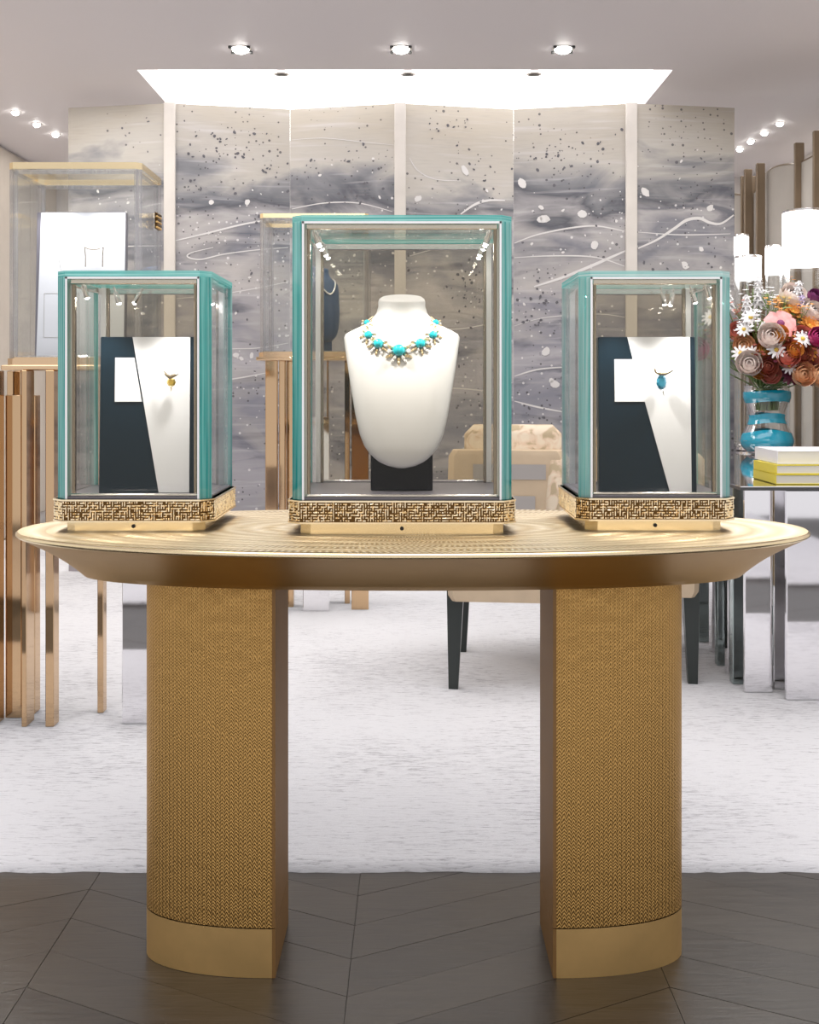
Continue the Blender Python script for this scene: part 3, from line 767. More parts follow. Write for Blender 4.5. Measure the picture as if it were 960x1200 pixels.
# ------------------------------------------------------------------ tall displays behind
LYF = 3.37; lw, ld = 0.405, 0.29
lz0, lz1 = PZ(420, LYF), PZ(190, LYF)
lbx = PX(87, LYF)
case_b, _, _ = glass_case('large gold-rimmed glass case holding the plain white board', lbx, LYF, lz0-0.02, lw, ld, 0, 0.02, lz1-lz0, 'back', [])
SYB = 5.0; sw, sd = 0.49, 0.32
sz0, sz1 = PZ(413, SYB), PZ(250, SYB)
sbx = PX(368, SYB)
glass_case('gold-rimmed glass case holding the dark blue bust', sbx, SYB, sz0-0.02, sw, sd, 0, 0.02, sz1-sz0, 'back', [])

# white board in the large case
bz0 = lz0+0.004; bY = LYF+0.10
wbd = board('plain white board with fine engraved lines in gold-rimmed case', PX(93, bY), bY, bz0, 0.05, [[(0.05,0.995),(0.995,0.995),(0.995,0.004),(0.02,0.004)]], 'deck_grey', 'board_white',
      (bz0-PZ(247, bY))*-1, 105*bY/F, rz=0.0, thick=0.03)
Wb, Hb = 105*bY/F, PZ(247, bY)-bz0
T = R3(rx=-0.05)
def groove(u0, v0, u1, v1, wd=0.0012):
    a = Vector(((u0-0.5)*Wb, -0.0024, v0*Hb)); b = Vector(((u1-0.5)*Wb, -0.0024, v1*Hb))
    MB().tube([T @ a, T @ b], wd/2, 5).build('seam', 'chair_grey', wbd)
groove(0.16, 0.99, 0.46, 0.02); groove(0.10, 0.44, 0.33, 0.44); groove(0.10, 0.14, 0.42, 0.14); groove(0.10, 0.44, 0.10, 0.14)
brc = thing('bracelet', 'fine silver bracelet pinned square on the plain white board', 'bracelet', (PX(110, bY-0.01), bY-0.012+0.004, PZ(300, bY)))
k_ = bY/F
pp = [(-10,-13),(-10,0),(-11,10),(-7,8),(0,7),(7,8),(11,10),(10,0),(10,-13)]
for k in range(len(pp)-1):
    a, b = pp[k], pp[k+1]
    MB().tube([(a[0]*k_, 0, a[1]*k_), (b[0]*k_, 0, b[1]*k_)], 0.0018, 6).build('link', 'bronze_brown', brc)
# ribbed block on the case's side, shaping a reflection in the glass
hx = lbx+lw/2+0.002
hz, hy = PZ(268, LYF+0.2)-case_b.location.z, LYF+ld*0.72-case_b.location.y
hg = MB().bbox(lw/2, lw/2+0.003, hy-0.03, hy+0.03, hz-0.002, hz+0.052, 0.001).build('reflection_block', 'gold_recess', case_b)
for k in range(6):
    MB().bbox(lw/2+0.003, lw/2+0.010, hy-0.03, hy+0.03, hz+k*0.0085, hz+k*0.0085+0.006, 0.001).build('reflection_rib', 'gold_recess' if k % 2 else 'brass_band', hg)
# blue bust in the farther case
bust_b, surf_b, bs_b = bust('blue_necklace_bust', 'dark blue neck bust with white strand in the farther glass case', (PX(374, SYB+0.16), SYB+0.16, sz0+0.004), 0.36, 'bust_navy', 'bust_navy', rz=0.9)
# its strand lies on the form's front
st = thing('strand_necklace', 'thin pale strand around the dark blue bust', 'necklace', bust_b.location, 0.9)
for i in range(31):
    u = -1+2*i/30
    p = surf_b(44*u*(1-0.12*u*u), 424-42*abs(u)**1.7)
    MB().lathe([(0.0008,-0.0045),(0.0038,-0.002),(0.0045,0),(0.0038,0.002),(0.0008,0.0045)], 8, T=TR(p+Vector((0,-0.0035,0)))).build('pearl', 'diamond', st, smooth=True)

def slat_stand(label, root, slats, tray, group=None):
    t = thing('display_pedestal', label, 'pedestal', root)
    for (x0, x1, y0, y1, z0, z1, mt) in slats:
        MB().bbox(x0-root[0], x1-root[0], y0-root[1], y1-root[1], z0, z1, 0.002).build('slat', mt, t)
    if tray:
        x0, x1, y0, y1, z0, z1 = tray
        MB().bbox(x0-root[0], x1-root[0], y0-root[1], y1-root[1], z0, z1, 0.003).build('tray', 'rose_gold_trim', t)
    return t
CZ = 0.0202
zt = lz0-0.0205
def sl(p0, p1, Y, dy, top, mt='rose_gold', bottom=CZ): return (PX(p0, Y), PX(p1, Y), Y, Y+dy, bottom, PZ(top, Y) if top > 5 else zt-0.016, mt)
slat_stand('tall rose gold slatted pedestal under the large glass case', (lbx, LYF+ld/2, 0), [
    sl(25, 31, 3.33, 0.07, 1), sl(53, 63, 3.33, 0.05, 1), sl(6, 25, 3.42, 0.02, 463), sl(35, 41, 3.46, 0.05, 463), sl(-18, -2, 3.36, 0.05, 1),
    sl(8, 15, 3.50, 0.05, 1), sl(16, 24, 3.50, 0.05, 1), sl(114, 121, 3.47, 0.04, 1, 'rose_gold'), sl(143, 176, 3.36, 0.02, 640, 'mirror')],
    (lbx-lw/2-0.01, lbx+lw/2+0.01, LYF-0.03, LYF+ld+0.02, zt-0.016, zt))
zt2 = sz0-0.0205
def sl2(p0, p1, Y, dy, mt='rose_gold', top=None): return (PX(p0, Y), PX(p1, Y), Y, Y+dy, CZ, top or zt2-0.016, mt)
slat_stand('slatted rose gold pedestal under the case with the blue bust', (sbx, SYB+sd/2, 0), [
    sl2(311, 325, 4.98, 0.03), sl2(327, 334, 5.03, 0.06), sl2(336, 344, 5.12, 0.05), sl2(355, 386, 5.03, 0.03, 'mirror', 0.9), sl2(383, 385, 5.2, 0.05), sl2(404, 410, 5.20, 0.05), sl2(412, 432, 5.06, 0.03)],
    (sbx-sw/2-0.012, sbx+sw/2+0.012, SYB-0.03, SYB+sd+0.02, zt2-0.016, zt2))

# ------------------------------------------------------------------ painted folding screen
folds = [(80, 6.10), (199, 6.00), (340, 6.13), (469, 6.00), (602, 6.13), (740, 6.00), (861, 6.10)]
SB, ST = 0.12, 2.568
fs = thing('folding_screen', 'six-panel painted folding screen with ink clouds and spatters', 'folding screen', (0, 6.06, 0))
fp = [Vector((PX(x, Y), Y-6.06)) for x, Y in folds]
for k in range(6):
    a, b = fp[k], fp[k+1]; d = (b-a).normalized(); n = Vector((d.y, -d.x))
    if n.y > 0: n = -n
    q = [a+d*0.0004, b-d*0.0004]; back = [p-n*0.03 for p in q]
    MB().prism([tuple(q[0]), tuple(q[1]), tuple(back[1]), tuple(back[0])], SB, ST).build('panel', 'screen_art', fs)
    MB().prism([tuple(q[0]-n*0.004), tuple(q[1]-n*0.004), tuple(back[1]), tuple(back[0])], 0.0202, SB-0.002).build('plinth', 'screen_base', fs)
for k in (1, 3, 5):
    p = fp[k]
    MB().bbox(p.x-0.031, p.x+0.031, p.y-0.012, p.y+0.02, 0.0202, ST+0.004, 0.003).build('fold_post', 'screen_post', fs)
def screen_pt(px, py, off=0.002):
    u = (px-CX)/F
    for k in range(6):
        (x0, Y0_), (x1, Y1_) = folds[k], folds[k+1]
        if x0 <= px <= x1 or (k == 0 and px < x0) or (k == 5 and px > x1):
            A = Vector((PX(x0, Y0_), Y0_)); B = Vector((PX(x1, Y1_), Y1_)); D = B-A
            # A+ s D on ray X = u Y
            s = (u*A.y-A.x)/(D.x-u*D.y); Y = A.y+s*D.y
            return Vector((u*Y, Y-off-6.06, PZ(py, Y))), k
def bez(pts, n=10):
    out = []
    for i in range(len(pts)-1):
        p0 = pts[max(i-1,0)]; p1 = pts[i]; p2 = pts[i+1]; p3 = pts[min(i+2,len(pts)-1)]
        for q in range(n):
            t = q/n
            f = lambda a,b,c,d: 0.5*((2*b)+(-a+c)*t+(2*a-5*b+4*c-d)*t*t+(-a+3*b-3*c+d)*t**3)
            out.append((f(p0[0],p1[0],p2[0],p3[0]), f(p0[1],p1[1],p2[1],p3[1])))
    out.append(pts[-1]); return out
strokes = [
 ([(206,282),(240,274),(280,264),(310,258),(339,250)], 1.3), ([(250,290),(225,296),(220,301),(235,304),(262,298),(300,293),(338,290)], 0.9),
 ([(603,285),(630,275),(670,267),(700,265),(732,271)], 1.2), ([(603,302),(640,300),(680,300),(705,303),(732,312)], 1.0),
 ([(626,336),(660,325),(690,313),(715,302),(733,294)], 2.2), ([(748,291),(770,281),(790,268),(805,258),(820,256),(832,261),(845,262),(860,252)], 2.2),
 ([(748,272),(790,275),(825,275),(856,274)], 0.8), ([(540,251),(556,240),(572,235),(592,235)], 1.8), ([(603,441),(630,433),(665,430)], 1.2), ([(603,470),(630,477),(662,483)], 1.3),
 ([(250,447),(280,443),(312,437)], 1.0), ([(478,392),(510,387),(550,384),(601,372)], 0.9), ([(342,245),(380,238),(420,238),(460,248)], 0.8), ([(342,164),(380,162),(430,167),(462,170)], 0.5),
 ([(480,185),(490,200),(510,210),(540,212)], 0.7), ([(206,350),(250,346),(300,338),(338,330)], 0.7), ([(748,330),(790,325),(858,333)], 0.7), ([(480,463),(530,455),(598,462)], 1.0),
 ([(82,300),(130,290),(190,288)], 0.9), ([(603,382),(640,372),(700,368),(733,372)], 0.6), ([(480,300),(520,290),(560,291),(600,300)], 0.7), ([(206,420),(240,410),(300,408),(338,402)], 0.7)]
for pts, hw in strokes:
    hw *= 0.8
    m = MB(); pl = bez(pts); up = []; dn = []
    for i, (x, y) in enumerate(pl):
        x2, y2 = pl[min(i+1, len(pl)-1)]; x1, y1 = pl[max(i-1, 0)]
        dx, dy = x2-x1, y2-y1; L_ = math.hypot(dx, dy) or 1
        taper = 0.45+0.55*math.sin(PI*min(1, max(0.02, i/(len(pl)-1))))
        nx_, ny_ = -dy/L_*hw*taper, dx/L_*hw*taper
        up.append(screen_pt(x+nx_, y+ny_)[0]); dn.append(screen_pt(x-nx_, y-ny_)[0])
    m.loft([up, dn], False, False, closed=False)
    m.build('paint_stroke', 'paint_white', fs)
rng = random.Random(3)
def blots(name, mat, pts):
    m = MB()
    for px, py, r in pts:
        n = 9; ring_ = []
        k = screen_pt(px, py)[1]; lo_, hi_ = folds[k][0]+r*1.3, folds[k+1][0]-r*1.3
        if hi_ > lo_: px = min(max(px, lo_), hi_)
        a0 = rng.random()*6; el = rng.uniform(0.7, 1.3)
        for i in range(n):
            a = 2*PI*i/n; q = r*rng.uniform(0.8, 1.15)
            x, y = q*math.cos(a)*el, q*math.sin(a)/el
            ring_.append(screen_pt(px+x*math.cos(a0)-y*math.sin(a0), py+x*math.sin(a0)+y*math.cos(a0), 0.003)[0])
        m.add(ring_, [tuple(range(n))])
    o = m.build(name, mat, fs); o['kind'] = 'stuff'
dark = []
for cxp, cyp, sp, n in ((255,165,34,26),(300,200,30,22),(225,215,12,10),(640,180,22,14),(700,170,28,12),(665,200,30,14),(620,380,26,14),(640,350,26,16),(530,160,40,12),(800,185,40,12),(370,210,30,12),(430,230,25,10),(575,215,22,12),(300,255,30,12),(820,225,36,10),(545,330,40,26),(520,400,40,16),
                       (640,480,28,12),(290,330,30,10),(270,380,30,10),(150,150,40,8),(690,240,30,12),(800,310,40,12),(400,210,40,10),(560,200,30,10),(620,300,30,8)):
    for _ in range(n):
        x, y = rng.gauss(cxp, sp*0.6), rng.gauss(cyp, sp*0.5)
        if 84 < x < 858 and 130 < y < 600: dark.append((x, y, rng.choice((0.7,0.9,1.1,1.4,1.9))))
white = [(612,215,5.2),(637,257,6),(682,251,5),(697,287,5),(756,225,5),(832,244,4.2),(803,311,4.4),(634,243,3),(545,200,5),(490,233,4),(248,237,3),(290,237,3.4),(277,416,3.4),(283,420,2.6),(295,417,3),(640,412,5),(650,450,5),(646,446,3),(822,292,3)]
for _ in range(190):
    x, y = rng.uniform(90, 855), rng.gauss(300, 80)
    if 170 < y < 600: white.append((x, y, rng.choice((0.6,0.8,0.9,1.2,1.7))))
blots('paint_spatter', 'paint_dark', dark); blots('paint_spatter', 'paint_white', white)

# ------------------------------------------------------------------ finned partition on the right
pt_ = thing('partition', 'tall wavy fabric partition with bronze fins behind the flowers', 'partition', (2.2, 6.2, 0))
m = MB(); rows = []
ys = [4.6+0.05*i for i in range(62)]
wav = [(0.045*math.sin((y-4.6)*2*PI/0.62)) for y in ys]
tp = [2.34+0.035*math.sin((y-4.6)*2*PI/1.05+1.0) for y in ys]
fr_ = [Vector((0.02+wv*0.5, y-6.2, 0.0)) for y, wv in zip(ys, wav)]; ft = [Vector((0.02+wv*0.5, y-6.2, z)) for y, wv, z in zip(ys, wav, tp)]
bk = [p+Vector((0.02,0,0)) for p in fr_]; bt = [p+Vector((0.02,0,0)) for p in ft]
m.loft([fr_, ft, bt, bk], False, False, closed=False)
m.build('fabric', 'partition_cloth', pt_, angle=50)
MB().tube([p+Vector((0.01,0,0.004)) for p in ft], 0.009, 6).build('top_rail', 'bronze_fin', pt_)
for (p0, p1, top_y, Y) in ((873,882,198,7.07),(887,897,191,6.88),(932,943,167,6.29),(954,966,153,6.00)):
    MB().bbox(PX(p0,Y)-2.2, PX(p1,Y)-2.2, Y-6.2, Y-6.2+0.025, 0.0, PZ(top_y, Y), 0.003).build('fin', 'bronze_fin', pt_)
for Y in (5.72, 5.45, 5.2, 4.95, 7.3):
    MB().bbox(-0.045, 0.06, Y-6.2, Y-6.2+0.025, 0.0, 2.42, 0.003).build('fin', 'bronze_fin', pt_)

# ------------------------------------------------------------------ mirrored desk
DZ = 0.718; DX0, DX1, DY0, DY1 = 1.06, 2.04, 3.60, 5.95
dk = thing('mirrored_desk', 'long mirrored desk on polished steel slats carrying the flowers', 'desk', ((DX0+DX1)/2, (DY0+DY1)/2, 0))
dx, dy = dk.location.x, dk.location.y
MB().bbox(DX0-dx, DX1-dx, DY0-dy, DY1-dy, DZ-0.014, DZ-0.003, 0.001).build('top_edge', 'tray_dark', dk)
MB().box(DX0+0.001-dx, DX1-0.001-dx, DY0+0.001-dy, DY1-0.001-dy, DZ-0.003, DZ).build('mirror_top', 'mirror', dk)
def dslat(x0, x1, y0, y1, mt='mirror', z1=DZ-0.014):
    MB().bbox(x0-dx, x1-dx, y0-dy, y1-dy, CZ, z1, 0.003).build('slat', mt, dk)
dslat(PX(873,3.70), PX(906,3.70), 3.70, 3.72); dslat(PX(907,3.74), PX(921,3.74), 3.74, 3.76); dslat(PX(922,3.61), PX(990,3.61), 3.61, 3.63)
dslat(PX(992,3.66), PX(1040,3.66), 3.66, 3.68)
for Y, p0, p1, mt in ((3.80, 859, 872, 'mirror_dark'), (4.05, 841, 853, 'mirror_dark'), (4.42, 819, 834, 'mirror_dark'), (3.93, 853, 859, 'mirror'), (4.25, 834, 840, 'mirror')):
    dslat(PX(p0,Y), PX(p1,Y), Y, Y+0.04, mt)
for Y in (4.9, 5.5, 5.95):
    dslat(1.12, 1.22, Y, Y+0.03); dslat(1.80, 1.92, Y, Y+0.03, 'mirror')

# books at the front of the desk
def book(label, x0, x1, y0, y1, z, h, mt, rz=0):
    t = thing('book', label, 'book', ((x0+x1)/2, (y0+y1)/2, z), rz)
    a, b = (x1-x0)/2, (y1-y0)/2
    m = MB(); m.bbox(-a, a, -b, b, 0, 0.003, 0.0008); m.bbox(-a, a, -b, b, h-0.003, h, 0.0008); m.bbox(-a, -a+0.003, -b, b, 0.0005, h-0.0005, 0.0005)
    m.build('cover', mt, t)
    MB().box(-a+0.002, a-0.004, -b+0.004, b-0.004, 0.003, h-0.003).build('pages', 'paper', t)
by0, by1 = 3.66, 3.90
x0 = PX(909, 3.66)
book('lower bright yellow hardback book in the stack on the mirrored desk', x0, x0+0.30, by0, by1, DZ+0.0005, 0.033, 'book_yellow')
book('upper bright yellow hardback book under the white book', x0+0.002, x0+0.302, by0+0.004, by1, DZ+0.034, 0.031, 'book_yellow', 0.01)
book('white hardback book on top of the yellow books', x0+0.014, x0+0.29, by0+0.02, by1+0.03, DZ+0.066, 0.044, 'book_white', -0.01)

# vase
VY = 5.25; vs = VY/F; vx, vz = PX(899, VY), DZ+0.0005
va = thing('vase', 'clear glass vase with bright blue bands holding the bouquet', 'vase', (vx, VY, vz))
vb = PZ(0, VY)
prof = [(17,0),(22,2),(29,9),(30.5,16),(28,24),(23,33),(20,42),(21,50),(24.5,59),(27,66),(27,72),(25,77),(26,80)]
zs = 1.0
def vr(h):
    for i in range(len(prof)-1):
        if prof[i][1] <= h <= prof[i+1][1]:
            f = (h-prof[i][1])/(prof[i+1][1]-prof[i][1]); return prof[i][0]*(1-f)+prof[i+1][0]*f
    return prof[-1][0]
fine = [(vr(h*0.5), h*0.5) for h in range(0, 161)]
m = MB(); m.lathe([(r*vs, h*vs) for r, h in fine[::4]], 36, cap1=False); m.build('glass_body', 'glass_clear', va, smooth=True)
for h0, h1, wob in ((5, 27, 2.5), (36, 47, 1.5), (61, 74, 1.2)):
    m = MB(); rows = []
    for q in range(9):
        h = h0+(h1-h0)*q/8
        r = []
        for i in range(36):
            a = 2*PI*i/36; hh = h+wob*math.sin(a*2+h0); rad = (vr(min(max(hh,0),80))+0.35)*vs
            r.append(Vector((rad*math.cos(a), rad*math.sin(a), hh*vs)))
        rows.append(r)
    m.loft(rows, False, False); m.build('blue_band', 'vase_blue', va, smooth=True)

# ------------------------------------------------------------------ bouquet: every flower its own thing
def petal(m, T, L_, W_, curl, cup, mi=0, nseg=4, blunt=False):
    rows = []
    for k in range(nseg+1):
        s = k/nseg; wd = W_*(math.sin(PI*(0.12+0.80*s))**0.7 if not blunt else math.sin(PI*(0.14+0.56*s)))*0.5
        z = L_*(s*math.cos(curl*s)); y = L_*s*math.sin(curl*s)
        rows.append([T @ Vector((-wd, y+cup*wd, z)), T @ Vector((0, y, z)), T @ Vector((wd, y+cup*wd, z))])
    m.loft(rows, False, False, mi, closed=False)
def make_flower(kind, mat, label, group, r, core=None):
    t = thing(kind, label, 'flower', (0,0,0), 0, group)
    m = MB(); rg = random.Random(label)
    if kind in ('rose', 'ranunculus', 'peony'):
        # cupped petals: overlapping patches of nested bowls with a rolled rim
        for wi, (n, R_, rim) in enumerate(((3, 0.34, 22), (4, 0.54, 38), (5, 0.76, 52), (6, 1.0, 64))):
            for i in range(n):
                a0 = 2*PI*i/n+wi*0.6+rg.uniform(-.12,.12); hw = 1.2*PI/n; rr = r*R_*rg.uniform(0.94, 1.05); rows = []
                for k in range(5):
                    th = math.radians(150-(150-rim)*k/4); q = rr*(1.10 if k == 4 else 1.0)
                    row = []
                    for c_ in range(5):
                        f = c_/2-1; az = a0+hw*f*(0.55+0.45*min(1, k/2)); dip = (f*f)*0.16*k/4
                        row.append(Vector((q*math.sin(th+dip)*math.cos(az), q*math.sin(th+dip)*math.sin(az), r*0.55+q*math.cos(th+dip)*0.85+0.02*r*i/n)))
                    rows.append(row)
                m.loft(rows, False, False, closed=False)
        m.build('petals', mat, t, smooth=True)
        MB().lathe([(r*0.05,0),(r*0.3,r*0.2),(r*0.28,r*0.45),(r*0.05,r*0.62)], 10).build('heart', core or mat, t, smooth=True)
    elif kind == 'poppy' or kind == 'daisy' or kind == 'dahlia':
        n, w_, layers = {'poppy': (5, 1.15, 1), 'daisy': (11, 0.34, 1), 'dahlia': (12, 0.40, 3)}[kind]
        for l in range(layers):
            for i in range(n):
                a = 2*PI*i/n+l*0.26+rg.uniform(-.08,.08)
                T = R3(rz=a) @ TR((0, r*0.1, l*r*0.06)) @ R3(rx=-(1.25-0.38*l))
                petal(m, T, r*(1-0.12*l), r*w_, 0.35, 0.25, blunt=(kind == 'poppy'))
        m.build('petals', mat, t, smooth=True)
        MB().lathe([(r*0.26,0),(r*0.28,r*0.08),(r*0.16,r*0.2),(r*0.02,r*0.24)], 10).build('heart', core or 'petal_yellow', t, smooth=True)
    elif kind == 'tulip':
        for i in range(6):
            T = R3(rz=2*PI*i/6) @ TR((0, r*0.22, 0)) @ R3(rx=-0.35)
            petal(m, T, r*1.5, r*0.95, -0.55, 0.5)
        m.build('petals', mat, t, smooth=True)
    elif kind == 'hyacinth':
        for l in range(7):
            n = 6
            for i in range(n):
                a = 2*PI*i/n+l*0.5
                q = r*(0.42-0.03*l)
                for p_ in range(4):
                    T = R3(rz=a) @ TR((0, q*0.6, l*r*0.30)) @ R3(rx=-1.0) @ R3(rz=p_*PI/2) @ R3(rx=-0.8)
                    petal(m, T, q*0.9, q*0.5, 0.5, 0.1, nseg=2)
        m.build('petals', mat, t, smooth=True)['kind'] = 'stuff'
    elif kind == 'filler_sprig':
        for l in range(14):
            a = rg.uniform(0, 2*PI); q = rg.uniform(0.2, 1.0)
            c_ = Vector((math.cos(a)*r*0.7*q, math.sin(a)*r*0.7*q, r*rg.uniform(0.2, 1.5)))
            for p_ in range(5):
                T = TR(c_) @ R3(rz=p_*2*PI/5) @ R3(rx=-1.0)
                petal(m, T, r*0.20, r*0.16, 0.3, 0.1, nseg=2)
        m.build('petals', mat, t, smooth=True)['kind'] = 'stuff'
        b_ = MB()
        for l in range(7):
            a = rg.uniform(0, 2*PI)
            b_.tube([(0,0,0),(math.cos(a)*r*0.4, math.sin(a)*r*0.4, r*rg.uniform(0.8,1.3))], r*0.02, 4)
        b_.build('twigs', 'stem_green', t)
    elif kind == 'leaf_sprig':
        for l in range(9):
            a = l*2.4; T = TR((0,0,l*r*0.16)) @ R3(rz=a) @ R3(rx=-0.95)
            petal(m, T, r*0.75, r*0.34, 0.5, 0.3)
        m.build('leaves', mat, t, smooth=True)
    return t
BC = Vector((PX(903, VY), VY, PZ(402, VY)))
mouth = Vector((vx, VY, vz+76*vs))
protos = {}
FL = [  # kind, material, label, group, radius px, core, [(px, py, forward m)]
 ('rose', 'petal_blush', 'pale blush pink rose in the bouquet', 'blush roses of the bouquet', 14, None, [(878,428,.22),(902,397,.24),(949,370,.10),(926,352,.05)]),
 ('poppy', 'petal_pink', 'pink poppy with dark red centre in the bouquet', 'pink poppies', 14, 'petal_plum', [(915,379,.22),(958,406,.16)]),
 ('tulip', 'petal_peach', 'peach tulip standing at the top of the bouquet', 'peach tulips', 11, None, [(913,352,.06)]),
 ('ranunculus', 'petal_coral', 'coral red ranunculus in the bouquet', 'coral ranunculus', 12, None, [(921,420,.24),(936,398,.2),(944,430,.18),(902,440,.2),(866,392,.1)]),
 ('dahlia', 'petal_burgundy', 'deep burgundy dahlia in the bouquet', 'burgundy dahlias', 13, 'petal_rust', [(905,420,.20),(928,437,.2),(951,437,.18),(838,392,.0),(888,414,.16)]),
 ('rose', 'petal_magenta', 'magenta rose in the bouquet', 'magenta roses', 12, None, [(955,398,.22),(821,412,.12),(962,424,.1)]),
 ('dahlia', 'petal_orange', 'orange dahlia in the bouquet', 'orange dahlias', 12, 'petal_yellow', [(948,382,.16),(929,366,.1),(958,362,.06),(946,412,.2)]),
 ('ranunculus', 'petal_rust', 'rust brown ranunculus in the bouquet', 'rust ranunculus', 11, None, [(899,431,.23),(938,416,.22),(922,400,.18),(880,400,.1)]),
 ('peony', 'petal_peach', 'peach pink peony at the edge of the bouquet', 'peach peonies', 12, None, [(938,440,.22),(872,408,.15),(956,442,.2)]),
 ('daisy', 'petal_white', 'white daisy in the bouquet', 'white daisies', 9, 'petal_yellow', [(910,410,.27),(941,397,.25),(880,372,.2),(895,383,.18),(872,386,.2),(882,414,.22),(868,414,.2),(925,430,.25),(833,372,.1),(845,358,.05)]),
 ('hyacinth', 'petal_white', 'white hyacinth spike in the bouquet', 'white hyacinths', 16, None, [(889,344,.06),(934,350,.08),(876,366,.14),(852,350,.0)]),
 ('hyacinth', 'petal_lilac', 'lilac hyacinth spike in the bouquet', 'lilac hyacinths', 14, None, [(938,362,.10),(930,358,.0)]),
 ('rose', 'petal_plum', 'plum purple rose at the top of the bouquet', 'plum roses', 9, None, [(953,350,.08),(946,438,.1)]),
 ('filler_sprig', 'petal_white', 'airy white blossom sprig in the bouquet', 'white blossom sprigs', 18, None, [(882,356,.05),(900,362,.1),(872,398,.12),(950,385,.1),(843,380,.05),(886,390,.2)]),
 ('filler_sprig', 'petal_orange', 'small orange blossom sprig in the bouquet', 'orange blossom sprigs', 14, None, [(924,344,.0),(940,376,.16),(905,372,.15)]),
 ('filler_sprig', 'petal_yellow', 'small yellow blossom sprig in the bouquet', 'yellow blossom sprigs', 12, None, [(926,404,.2),(918,362,.1),(846,398,.1)]),
 ('filler_sprig', 'petal_rust', 'rust red berry sprig in the bouquet', 'rust berry sprigs', 15, None, [(915,408,.22),(948,420,.2),(892,424,.22),(932,384,.14),(868,376,.1),(840,404,.08)]),
 ('filler_sprig', 'petal_burgundy', 'dark burgundy blossom sprig in the bouquet', 'burgundy blossom sprigs', 14, None, [(908,432,.22),(940,408,.2),(884,392,.16),(824,398,.06),(957,430,.16)]),
 ('ranunculus', 'petal_orange', 'burnt orange ranunculus in the bouquet', 'orange ranunculus', 9, None, [(913,393,.24),(930,412,.25),(890,436,.2),(958,384,.14),(896,412,.2)]),
 ('leaf_sprig', 'leaf', 'green leaf sprig in the bouquet', 'leaf sprigs', 20, None, [(890,405,.08),(915,395,.06),(940,405,.05),(870,420,.08),(950,425,.05),(905,440,.12),(885,440,.14),(930,380,.02),(898,370,.02),(845,388,.0),(958,375,.0),(832,400,.02),(920,442,.1),(912,385,.12)]),
]
rg = random.Random(11)
for kind, mat, label, group, rp, core, spots_ in FL:
    proto = make_flower(kind, mat, label, group, rp*vs, core); first = True
    for (px, py, fwd) in spots_:
        o = proto if first else copy_tree(proto); first = False
        Yf = VY-fwd
        pos = P(px, py, Yf)
        d = (pos-Vector((BC.x, BC.y+0.10, BC.z-0.20)))
        if kind in ('hyacinth', 'filler_sprig', 'leaf_sprig', 'tulip'): d = d.normalized()*0.5+Vector((0,-0.05,0.8))
        else: d = d.normalized()+Vector((0,-0.75,0.10))
        d.normalize()
        if kind in ('hyacinth','tulip'): pos = pos-d*rp*vs*0.8
        o.location = pos
        o.rotation_euler = (d.to_track_quat('Z', 'Y') @ Matrix.Rotation(rg.uniform(0, 6), 4, 'Z').to_quaternion()).to_euler()
        sc_ = rg.uniform(0.9, 1.12); o.scale = (sc_, sc_, sc_)
        # stem from the vase mouth to the head
        inv = (Matrix.LocRotScale(o.location, o.rotation_euler, o.scale)).inverted()
        base_ = mouth+Vector((rg.uniform(-.05,.05), rg.uniform(-.05,.05), -0.04))
        mid = (mouth+pos)*0.5+Vector((0, 0.04, -0.02))
        MB().tube([inv @ (pos-d*0.003), inv @ mid, inv @ (mouth+Vector(((base_.x-mouth.x)*0.8, (base_.y-mouth.y)*0.8, 0))), inv @ (base_+Vector((0,0,-0.06)))], 0.0028, 5).build('stem', 'stem_green', o)

# cylinder lamps behind the flowers
def cyl_lamp(px, top, bot, hw, Y, label):
    z0 = DZ+0.0005
    t = thing('cylinder_lamp', label, 'lamp', (PX(px, Y), Y, z0), 0)
    r = hw*Y/F; zt_ = PZ(top, Y)-z0; zb_ = PZ(bot, Y)-z0
    MB().lathe([(r*0.9,0),(r,0.004),(r,0.016),(r*0.9,0.02)], 28).build('base', 'steel', t, angle=40)
    MB().lathe([(r*0.97,0.02),(r*0.97,zb_)], 28, cap0=False, cap1=False).build('glass_body', 'glass_clear', t, smooth=True)
    MB().lathe([(r*0.99,zb_),(r,zb_+0.003),(r,zt_-0.012),(r*0.98,zt_-0.01)], 28).build('shade', 'shade_glow', t, angle=40)
    MB().lathe([(r*1.01,zt_-0.012),(r*1.02,zt_-0.004),(r*0.98,zt_)], 28).build('cap', 'steel', t, angle=40)
cyl_lamp(943, 247, 312, 25, 5.50, 'largest white glowing cylinder lamp above the bouquet')
cyl_lamp(907, 288, 322, 10, 5.68, 'narrow white glowing cylinder lamp beside the largest one')
cyl_lamp(877, 300, 328, 15, 5.55, 'short wide white glowing cylinder lamp close to the painted screen')
cyl_lamp(869, 275, 299, 8.5, 5.78, 'slim small white glowing cylinder lamp by the painted screen edge')

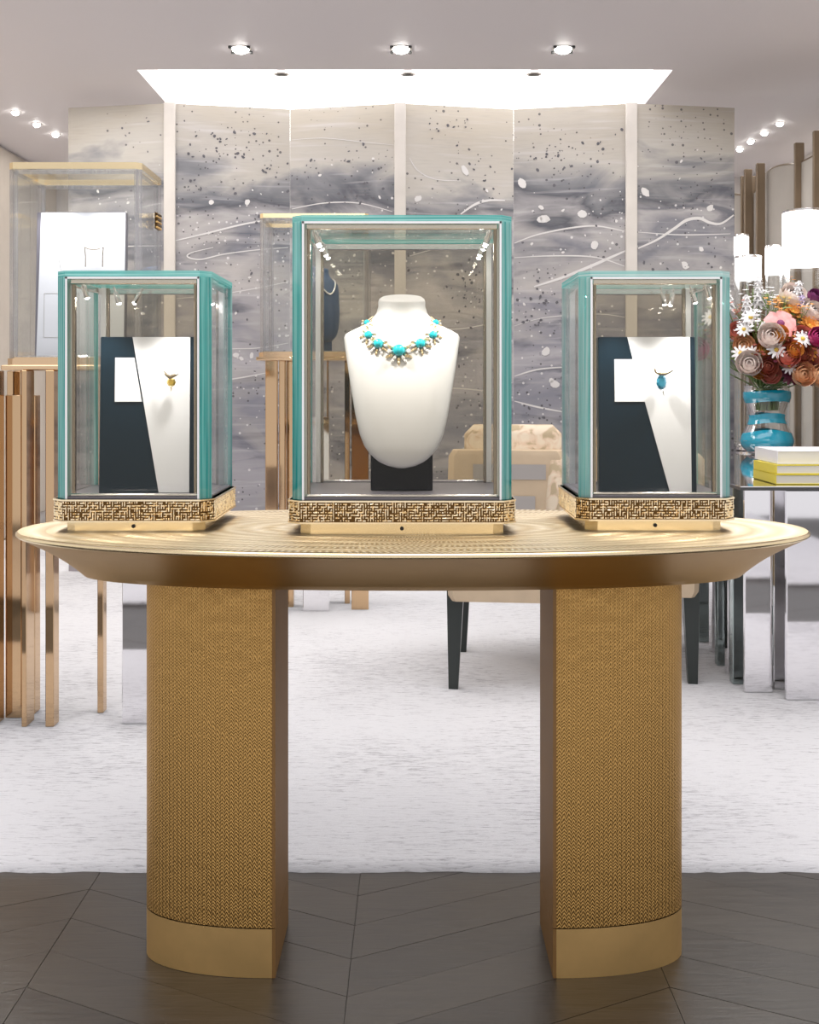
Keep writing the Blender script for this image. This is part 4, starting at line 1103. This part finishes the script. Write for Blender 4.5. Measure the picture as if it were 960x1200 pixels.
# ------------------------------------------------------------------ armchairs
def armchair(label, loc, rz):
    """back of the chair towards -y"""
    t = thing('armchair', label, 'armchair', loc, rz)
    W2, D = 0.202, 0.60
    # four tapered black legs
    for sx in (-1, 1):
        for y0 in (0.02, D-0.06):
            x = sx*(W2-0.02); T0 = 0.33
            a, b = 0.030, 0.016
            m = MB(); m.loft([[Vector((x+i*b-sx*0.0, y0+0.02+j*b, 0)) for i, j in ((-1,-1),(1,-1),(1,1),(-1,1))], [Vector((x+sx*-0.008+i*a, y0+0.02+j*a, T0+0.05)) for i, j in ((-1,-1),(1,-1),(1,1),(-1,1))]])
            m.build('leg', 'black_wood', t)
    MB().bbox(-W2+0.03, W2-0.03, 0.06, D, 0.325, 0.45, 0.025).build('seat', 'leather_tan', t, angle=50)
    # back shell leaning slightly, with grey inlay
    m = MB(); R_ = []
    for z, y0, y1, hw in ((0.30, 0.0, 0.08, W2-0.01), (0.32, -0.005, 0.085, W2), (0.60, -0.03, 0.07, W2), (0.79, -0.05, 0.05, W2-0.008), (0.81, -0.045, 0.04, W2-0.02)):
        c_ = 0.02
        R_.append([Vector(p) for p in ((-hw+c_,y0,z),(hw-c_,y0,z),(hw,y0+c_,z),(hw,y1-c_,z),(hw-c_,y1,z),(-hw+c_,y1,z),(-hw,y1-c_,z),(-hw,y0+c_,z))])
    m.loft(R_); m.build('back_shell', 'leather_tan', t, angle=35)
    lean = math.atan2(0.045, 0.47)
    def inlay(x0, x1, z0, z1, mt, nm):
        y = lambda z: -0.005-(z-0.32)*0.0960-0.003
        m = MB(); m.loft([[Vector((x0,y(z0),z0)),Vector((x1,y(z0),z0)),Vector((x1,y(z0)+0.008,z0)),Vector((x0,y(z0)+0.008,z0))],[Vector((x0,y(z1),z1)),Vector((x1,y(z1),z1)),Vector((x1,y(z1)+0.008,z1)),Vector((x0,y(z1)+0.008,z1))]])
        m.build(nm, mt, t)
    inlay(-W2+0.09, W2-0.075, 0.715, 0.765, 'chair_grey', 'grey_band')
    inlay(-W2+0.19, W2-0.11, 0.52, 0.66, 'chair_grey', 'grey_panel')
    MB().bbox(W2-0.075, W2+0.010, -0.055, 0.12, 0.44, 0.795, 0.02).build('side_wing', 'patterned_cloth', t, angle=50)
    MB().bbox(-W2+0.055, W2-0.02, 0.055, 0.17, 0.45, 0.885, 0.03, T=TR((0,0.02,0)) @ R3(rx=0.05)).build('back_cushion', 'patterned_cloth', t, angle=50)
    for sx in (-1, 1):
        MB().bbox(sx*W2-0.03 if sx > 0 else -W2, W2 if sx > 0 else -W2+0.03, 0.05, D-0.05, 0.33, 0.60, 0.012).build('armrest', 'leather_tan', t, angle=50)
    return t
armchair('tan armchair with black legs beside the central opening of the table', (0.312, 3.70, 0.0205), -0.10)
armchair('tan armchair mostly hidden behind the case with the blue gem', (0.775, 3.80, 0.0205), -0.10)

# ceiling spotlights' own light on the screen
for px in (282, 470, 660):
    Y = (CEIL-HC)*F/(HY-57)
    spot('spotlight_beam', (PX(px, Y), Y, CEIL-0.03), (PX(px, 6.1), 6.1, 0.9), 7, 110, 0.03, (1, 0.97, 0.94))
